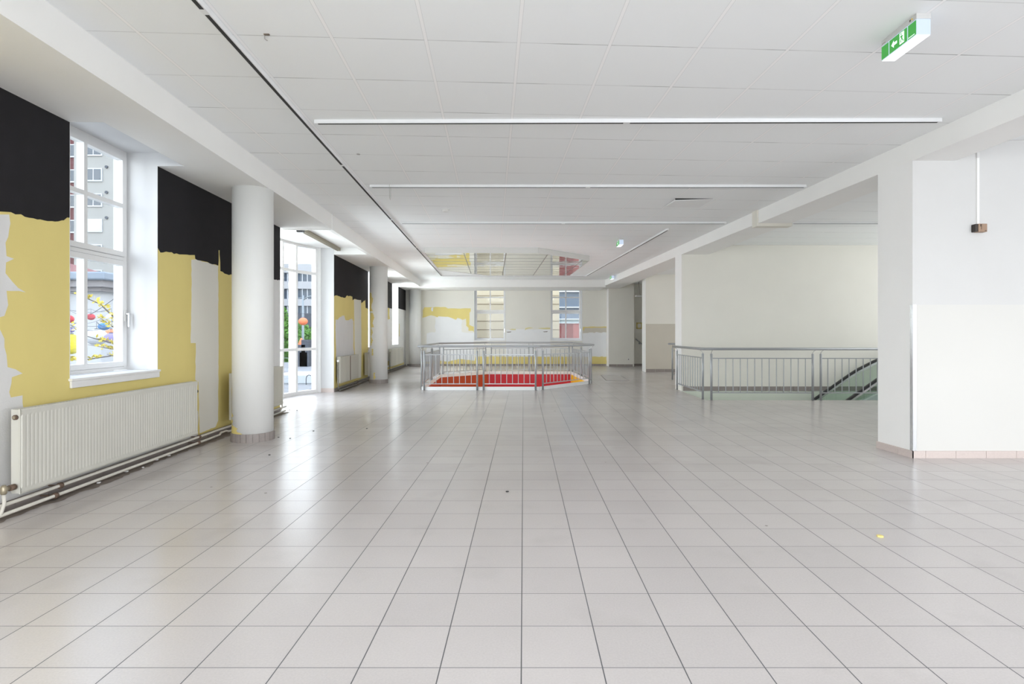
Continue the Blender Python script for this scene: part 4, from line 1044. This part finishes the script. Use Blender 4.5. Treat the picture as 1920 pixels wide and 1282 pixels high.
# hanging lamp in the niche
X_, Z_ = fw(1191.8, 555, 21.2); X2 = fw(1206, 555, 21.2)[0]
th = thing('pendant_light', ((X_ + X2) / 2, 21.2, Z_), 'narrow white pendant strip light hanging in the far right corner', 'lamp')
m = MB(); m.box((X_, 21.15, Z_ - .03), (X2 + .35, 21.25, Z_ + .03), 'plastic'); m.build('lamp_body', th, bevel=.008)
m = MB(); xc = fw(1196.5, 540, 21.2)[0]; m.tube([(xc, 21.2, Z_ + .03), (xc + .02, 21.2, CZ)], .008, 'cord', 8); m.tube([(xc + .07, 21.2, Z_ + .03), (xc + .03, 21.2, CZ)], .008, 'cord', 8); m.build('suspension_cord', th)
# floor hatch
m = MB(); x = 2.2
m.hexa([(2.18, 15.0, .0005), (2.80, 15.0, .0005), (2.90, 17.0, .0005), (2.30, 17.0, .0005), (2.18, 15.0, .004), (2.80, 15.0, .004), (2.90, 17.0, .004), (2.30, 17.0, .004)], 'o_stone')
m2 = MB(); M['hatch'] = mat('hatch_tile', (.52, .50, .49), .3); m2.hexa([(2.20, 15.03, .0041), (2.78, 15.03, .0041), (2.87, 16.97, .0041), (2.32, 16.97, .0041), (2.20, 15.03, .005), (2.78, 15.03, .005), (2.87, 16.97, .005), (2.32, 16.97, .005)], 'hatch')
th = thing('floor_hatch', (2.5, 16, 0), 'grey floor hatch cover set in the tiles near the far right pier', 'hatch')
m.build('hatch_frame', th); m2.build('hatch_cover', th)

# ================================================================== OUTDOORS
mb = MB(); mb.box((-150, -60, -4.6), (80, 160, -4.4), 'o_street'); tag(mb.build('street'), 'dark asphalt street outside', 'street'); bpy.data.objects['street']['kind'] = 'structure'
mb = MB(); mb.prism([(-3.9, -30), (-5.0, 8.9), (-5.0, 12.2), (-5.1, 26), (-22, 26), (-22, -30)], -.35, -.06, 'o_pave')
k = 0
yy = -28
while yy < 26: mb.box((-21.9, yy, -.061), (-5.15 if yy > 0 else -4.2, yy + .012, -.0585), 'o_groove'); yy += .8
tag(mb.build('terrace'), 'pale paved terrace outside the bay window', 'terrace'); bpy.data.objects['terrace']['kind'] = 'structure'
# apartment block
FY = 62.8
th = thing('apartment_block', (-50, FY, -4.4), 'tall grey rendered apartment block seen through the nearest window', 'building')
m = MB(); m.box((-49.6, FY, -4.4), (-42.0, FY + 14, 34), 'o_plaster'); m.build('facade', th)
m = MB(); m.box((-58, FY + .5, -4.4), (-49.62, FY + 14, 34), 'o_red'); tag(m.build('side_wing', th), 'dark red recessed wing')
for k in range(-2, 4):
    zc = 18.8 + 2.8 * k
    for (xa, xb, yy) in ((-48.05, -46.5, FY), (-50.9, -49.75, FY + .5)):
        m = MB(); m.box((xa - .06, yy - .12, zc - .75), (xb + .06, yy - .02, zc + .70), 'o_frame'); fr = m.build('window', th)
        m = MB()
        if k == -2 and yy == FY: m.box((xa + .03, yy - .14, zc - .66), (xb - .03, yy - .121, zc + .60), 'o_shutter'); m.build('shutter', fr)
        else:
            c = xa + (xb - xa) * .42
            for a, b in ((xa + .05, c - .06), (c + .06, xb - .05)): m.box((a, yy - .14, zc - .60), (b, yy - .121, zc + .60), 'o_pane')
            m.build('pane', fr)
    if k >= -2:
        m = MB(); m.lathe((-45.97, FY - .14, zc + .85), [(.16, 0), (.16, .13)], 'o_dark', 12, 'Y'); m.build('vent', th)
for k in (-6, -5, -4, -3):
    zc = 18.8 + 2.8 * k; m = MB(); m.box((-48.1, FY - .12, zc - .75), (-46.45, FY - .02, zc + .7), 'o_frame'); fr = m.build('window', th); m = MB(); m.box((-48.0, FY - .14, zc - .62), (-46.55, FY - .121, zc + .6), 'o_pane'); m.build('pane', fr)
# low building with cornice
NY = 20.0
th = thing('low_building', (-18, NY, -.06), 'low white building with a grey stone cornice and zinc gutter', 'building')
m = MB(); m.box((-26, NY, -.06), (-14.85, NY + 8, 2.95), 'o_light'); m.build('wall', th)
m = MB(); m.box((-26, NY - .25, 2.72), (-14.65, NY + 8.1, 2.86), 'o_stone'); m.box((-26, NY - .45, 2.861), (-14.45, NY + 8.2, 3.08), 'o_stone'); m.build('cornice', th)
m = MB(); m.box((-26, NY - .62, 3.081), (-14.28, NY + 8.3, 3.36), 'o_zinc'); m.build('gutter', th, bevel=.05)
m = MB(); m.hexa([(-26, NY - .1, 3.361), (-17.2, NY - .1, 3.361), (-17.2, NY + 7, 3.361), (-26, NY + 7, 3.361), (-26, NY + 3.3, 4.6), (-20.4, NY + 3.3, 4.6), (-20.4, NY + 3.6, 4.6), (-26, NY + 3.6, 4.6)], 'o_brick'); tag(m.build('roof', th), 'dark tiled hipped roof')
# lanterns on a string
LT = []
def lantern(px, py, Y, d, colr, label, hgt=.85, ribs=9):
    X, Z = fw(px, py, Y); r = d / 2
    th = thing('paper_lantern', (X, Y, Z), label, 'lantern')
    m = MB(); prof = []; n = ribs * 3
    for i in range(n + 1):
        a = math.pi * (i / n) * .93 + math.pi * .035
        rr = r * math.sin(a) * (1 + .018 * math.cos(i * 2 * math.pi / 3)); prof.append((max(rr, .02), -r * hgt * math.cos(a)))
    m.lathe((X, Y, Z), prof, 'lan_' + colr, 28); m.build('shade', th)
    m = MB(); m.lathe((X, Y, Z + r * hgt * .99), [(.035, -.01), (.035, .015)], 'o_dark', 12); m.tube([(X, Y, Z + r * hgt), (X, Y, Z + r * hgt + .16)], .004, 'o_dark', 5); m.build('hanger', th)
    LT.append((X, Y, Z + r * hgt + .16))
lantern(170.5, 594, 18.6, .24, 'red', 'small red paper lantern seen through the right half of the nearest window')
lantern(129, 598, 17.5, .28, 'red', 'red paper lantern cut off by the left edge of the nearest window')
lantern(195, 612, 17, .31, 'blue', 'blue paper lantern hanging above the large white one', .70)
lantern(209, 596, 18, .32, 'white', 'white paper lantern upper right beside the window frame')
lantern(181, 632, 12, .40, 'white', 'large white paper lantern behind the twigs')
lantern(208, 626, 15, .33, 'orange', 'pale orange paper lantern above the purple one', .75)
lantern(208, 634, 11.2, .24, 'purple', 'purple paper lantern at the right window edge')
lantern(134, 645, 10.6, .30, 'yellow', 'large yellow paper lantern in the left half of the nearest window', 1.25)
lantern(134, 619, 16, .15, 'purple', 'tiny purple paper lantern above the yellow one')
lantern(568.3, 602.5, 23, .36, 'orange', 'orange paper lantern seen through the bay window')
TT = sorted(LT[:9], key=lambda p: p[1]); path = [(-5.2, 8.6, 2.6)] + TT + [(-16.5, 20.0, 2.2)]
m = MB(); pp_ = []
for a, b in zip(path, path[1:]):
    for k in range(6): u = k / 6; pp_.append((a[0] + (b[0] - a[0]) * u, a[1] + (b[1] - a[1]) * u, a[2] + (b[2] - a[2]) * u - .10 * 4 * u * (1 - u)))
pp_.append(path[-1]); m.tube(pp_, .005, 'o_dark', 5)
tag(m.build('lantern_cord', origin=path[0]), 'thin dark cord carrying the paper lanterns outside the nearest window', 'cord')
a = LT[9]; m = MB(); m.tube([(-14.8, 20.5, a[2] + .6), (a[0] - 1.5, 22.5, a[2] + .08), a, (a[0] + 1.5, 22.8, a[2] + .06), (-4.96, 22.2, a[2] + .5)], .006, 'o_dark', 5)
tag(m.build('lantern_cord', origin=a), 'thin dark cord carrying the orange lantern outside the bay', 'cord')
# blossoming shrub in front of the nearest window
random.seed(11); BY = 8.0
th = thing('shrub', (-5.25, BY, -.06), 'shrub with thin dark twigs and yellow-green leaves outside the nearest window', 'shrub')
m = MB(); m.tube([(-5.25, BY, -.06), (-5.3, BY, .5), (-5.22, BY + .03, 1.2), (-5.3, BY, 2.0)], [.04, .03, .022, .012], 'o_bark', 8)
lf = MB()
br = [[(250, 640), (216, 596.8), (187.8, 570), (164.4, 559.4), (150, 553), (129, 549)], [(250, 640), (216, 615.6), (183, 593)], [(255, 655), (216, 644.8), (190, 638), (164.4, 630.8), (144.6, 619), (126, 604)],
      [(255, 662), (216, 655.3), (164, 646)], [(250, 665), (216, 665.8), (164, 674), (144, 675), (126, 672)], [(240, 700), (216, 668), (200, 664)]]
def leaf(c, s):
    d = Vector((random.uniform(-1, 1), random.uniform(-1, 1), random.uniform(-.4, 1))).normalized(); u = d.orthogonal().normalized() * s * .28
    u.rotate(Matrix.Rotation(random.uniform(0, 6.28), 3, d)); c = Vector(c)
    lf.face([c, c + d * s * .5 + u, c + d * s, c + d * s * .5 - u], 'o_leaf_y')
for b_ in br:
    P = [(fw(x, y, BY + .05 * math.sin(x))[0], BY + .05 * math.sin(x), fw(x, y, BY)[1]) for x, y in b_]
    m.tube(P, [.012 - .009 * i / (len(P) - 1) for i in range(len(P))], 'o_bark', 6)
    for i in range(len(P) - 1):
        a, b = Vector(P[i]), Vector(P[i + 1]); L = (b - a).length; s = 0
        while s < L:
            if random.random() < .72:
                c = a.lerp(b, s / L)
                for k in range(random.randint(4, 9)): leaf(c + Vector([random.uniform(-.02, .02) for _ in range(3)]) + Vector((0, 0, .012)), random.uniform(.045, .080))
            s += .055
m.build('twigs', th); tag(lf.build('foliage', th), 'yellow-green young leaves', kind='stuff')
# view through the bay: curved office block
th = thing('office_block', (-39, 100, -4.4), 'pale office block with ribbon windows seen through the bay', 'building')
cx, cy, R = -42.0, 118.0, 18.0
def arc(m, r0, z0, z1, mt, a0=-150, a1=-30, n=30, gap=0):
    for i in range(n):
        u0 = math.radians(a0 + (a1 - a0) * (i + gap) / n); u1 = math.radians(a0 + (a1 - a0) * (i + 1 - gap) / n)
        P = [(cx + (r0 - .5) * math.cos(u0), cy + (r0 - .5) * math.sin(u0)), (cx + r0 * math.cos(u0), cy + r0 * math.sin(u0)), (cx + r0 * math.cos(u1), cy + r0 * math.sin(u1)), (cx + (r0 - .5) * math.cos(u1), cy + (r0 - .5) * math.sin(u1))]
        m.prism(P, z0, z1, mt)
m = MB()
for z0, z1 in ((12.0, 13.6), (9.2, 10.5), (6.2, 7.4), (3.0, 4.4), (-.4, 1.0), (-4.4, -3.4)): arc(m, R, z0, z1, 'o_light')
m.build('parapet_bands', th)
m = MB()
for z0, z1 in ((10.5, 12.0), (7.4, 9.2), (4.4, 6.2), (1.0, 3.0), (-3.4, -.4)): arc(m, R - .5, z0, z1, 'o_blue')
m.build('ribbon_glazing', th)
m = MB()
for z0, z1 in ((10.5, 12.0), (7.4, 9.2), (4.4, 6.2), (1.0, 3.0)): arc(m, R - .2, z0, z1, 'o_frame', n=44, gap=.42)
m.build('glazing_posts', th)
# street lamp
X, _ = fw(568, 600, 40); th = thing('street_lamp', (X, 40, -4.4), 'tall grey street lamp post seen through the bay window', 'street lamp')
m = MB(); m.tube([(X, 40, -4.4), (X, 40, 3.95)], [.11, .07], 'o_pole', 10); m.build('pole', th)
m = MB(); m.tube([(X, 40, 3.6), (X + .35, 40, 3.85), (X + .9, 40, 3.95)], .04, 'o_pole', 8); m.tube([(X, 40, 3.8), (X - .5, 40, 3.7)], .03, 'o_pole', 6); m.build('arm', th)
m = MB(); m.box((X + .8, 39.85, 3.88), (X + 1.3, 40.15, 3.98), 'o_pole'); m.build('lamp_head', th, bevel=.02)
# trees
def tree(X, Y, zb, ht, rr, label, seed, lower=.35):
    random.seed(seed); th = thing('tree', (X, Y, zb), label, 'tree')
    m = MB(); m.tube([(X, Y, zb), (X + .1, Y, zb + ht * .5), (X, Y, zb + ht * .85)], [.16, .11, .04], 'o_bark', 8); m.build('trunk', th)
    m = MB()
    for i in range(1500):
        a = random.uniform(0, 6.283); zz = random.uniform(lower, 1); r = rr * math.sqrt(random.random()) * math.sin(math.pi * min(1, max(.12, (1 - zz) / (1 - lower) * .85 + .12)))
        c = Vector((X + r * math.cos(a), Y + r * math.sin(a), zb + ht * zz)); s = random.uniform(.16, .34)
        d = Vector((random.uniform(-1, 1), random.uniform(-1, 1), random.uniform(-1, 1))).normalized(); u = d.orthogonal().normalized() * s * .4
        m.face([c, c + d * s * .5 + u, c + d * s, c + d * s * .5 - u], 'o_leaf')
    tag(m.build('foliage', th), kind='stuff')
X, _ = fw(563, 600, 46); tree(X - .6, 46, -4.4, 6.6, 1.9, 'leafy green tree behind the street lamp, left of its post', 5)
X, _ = fw(576, 600, 50); tree(X + .4, 50, -4.4, 6.2, 1.9, 'leafy green tree behind the street lamp, right of its post', 6)
X, _ = fw(559.5, 572, 38); tree(X - 1.3, 38, -4.4, 7.3, 1.0, 'slim tall tree at the left edge of the bay glass', 8, .3)
# dark shop fronts across the street
th = thing('shop_row', (-14, 52, -4.4), 'dark low row of shop fronts beyond the trees', 'building')
m = MB(); m.box((-26, 54, -4.4), (-14, 58, 3.2), 'o_dark'); m.build('wall', th)
m = MB()
for i in range(10): m.box((-25.5 + i * 1.15, 53.9, -3.8), (-24.8 + i * 1.15, 53.98, -1.6), 'o_frame' if i % 3 == 0 else 'o_blue')
m.build('window', th)
# terrace items
x, y = fw(570, 0, 14.9)[0], 14.9
m = MB(); m.box((-5.95 - .6, 14.75, -.06), (-5.4, 16.2, .17), 'o_white'); tag(m.build('stone_bench', origin=(-5.9, 15, -.06), bevel=.02), 'low white stone block on the terrace outside the bay', 'bench')
x, y = fl(574, 721, -.06); m = MB(); pts = [(x, y, -.06), (x, y, .10), (x + .02, y, .16), (x + .07, y, .19), (x + .12, y, .17)]
m.tube(pts, .010, 'o_dark', 8); tag(m.build('bike_stand', origin=(x, y, -.06)), 'dark hooked metal bike stand on the terrace', 'bike stand')
x = fw(565, 700, 24)[0]; m = MB(); m.lathe((x, 24, -.06), [(.03, 0), (.03, .25), (.13, .3), (.16, .55), (.12, .9), (.03, 1.12)], 'lan_orange', 14)
tag(m.build('folded_parasol', origin=(x, 24, -.06)), 'folded orange parasol on the terrace beyond the white block', 'parasol')
th = thing('terrace_railing', (-9.5, 25.8, -.06), 'thin pale terrace railing beyond the bay window', 'railing')
m = MB(); m.box((-12, 25.75, .44), (-6.5, 25.79, .48), 'o_frame'); m.box((-12, 25.75, .14), (-6.5, 25.79, .16), 'o_pole'); m.build('rail', th)
for i in range(9): m = MB(); m.box((-11.9 + i * .66, 25.75, -.06), (-11.87 + i * .66, 25.79, .44), 'o_pole'); m.build('post', th)
m = MB(); 
for k, (px, w_2, h2) in enumerate(((571, .35, .9), (576, .3, .6), (579, .3, 1.1))): 
    x = fw(px, 690, 23)[0]; m.box((x - w_2 / 2, 22.6, -.06), (x + w_2 / 2, 22.9, h2 - .1), 'o_dark')
tag(m.build('cafe_counter', origin=(-9, 22.8, -.06)), 'dark stacked cafe furniture under the trees on the terrace', 'furniture')
# neighbours behind the far windows
th = thing('cream_building', (-2, 25, -4.4), 'cream building with horizontal grooves close outside the far windows', 'building')
m = MB(); m.box((-6, 25.0, -4.4), (1.575, 30, 3.9), 'o_cream'); m.build('wall', th)
m = MB(); zk = H + (PY - 617.6) * 25 / F
for k in range(-4, 8): z = zk + k * .372; m.box((-5.99, 24.985, z - .012), (1.56, 25.001, z + .012), 'o_groove')
m.build('groove_lines', th)
GY = 35.0
th = thing('glass_building', (4, GY, -4.4), 'blue glazed building with a red lower storey behind the far right window', 'building')
def zz(y): return H + (PY - y) * GY / F
m = MB(); m.box((1.0, GY + .3, -4.4), (9.0, GY + 6, 9), 'o_dark'); m.build('core', th)
for (ya, yb, mt, nm) in ((520, 545.5, 'o_teal', 'glazing_band'), (547.5, 575, 'o_blue', 'glazing_band'), (577, 597.5, 'o_blue', 'glazing_band'), (599, 605, 'o_teal', 'glazing_band')):
    m = MB(); m.box((1.0, GY + .1, zz(yb)), (9, GY + .3, zz(ya)), mt); m.build(nm, th)
for (ya, yb) in ((545.5, 547.5), (575, 577), (597.5, 599), (605, 606)):
    m = MB(); m.box((1.0, GY - .1, zz(yb)), (9, GY + .3, zz(ya)), 'o_frame'); m.build('ledge', th)
xr = (1074.5 - PX) * GY / F
m = MB(); m.box((1.0, GY, -4.4), (xr, GY + .3, zz(606)), 'o_brick'); tag(m.build('cladding', th), 'red cladding')
m = MB(); m.box((xr + .001, GY - .02, -4.4), (9.0, GY + .3, zz(606)), 'o_brick2'); tag(m.build('cladding', th), 'paler red cladding')
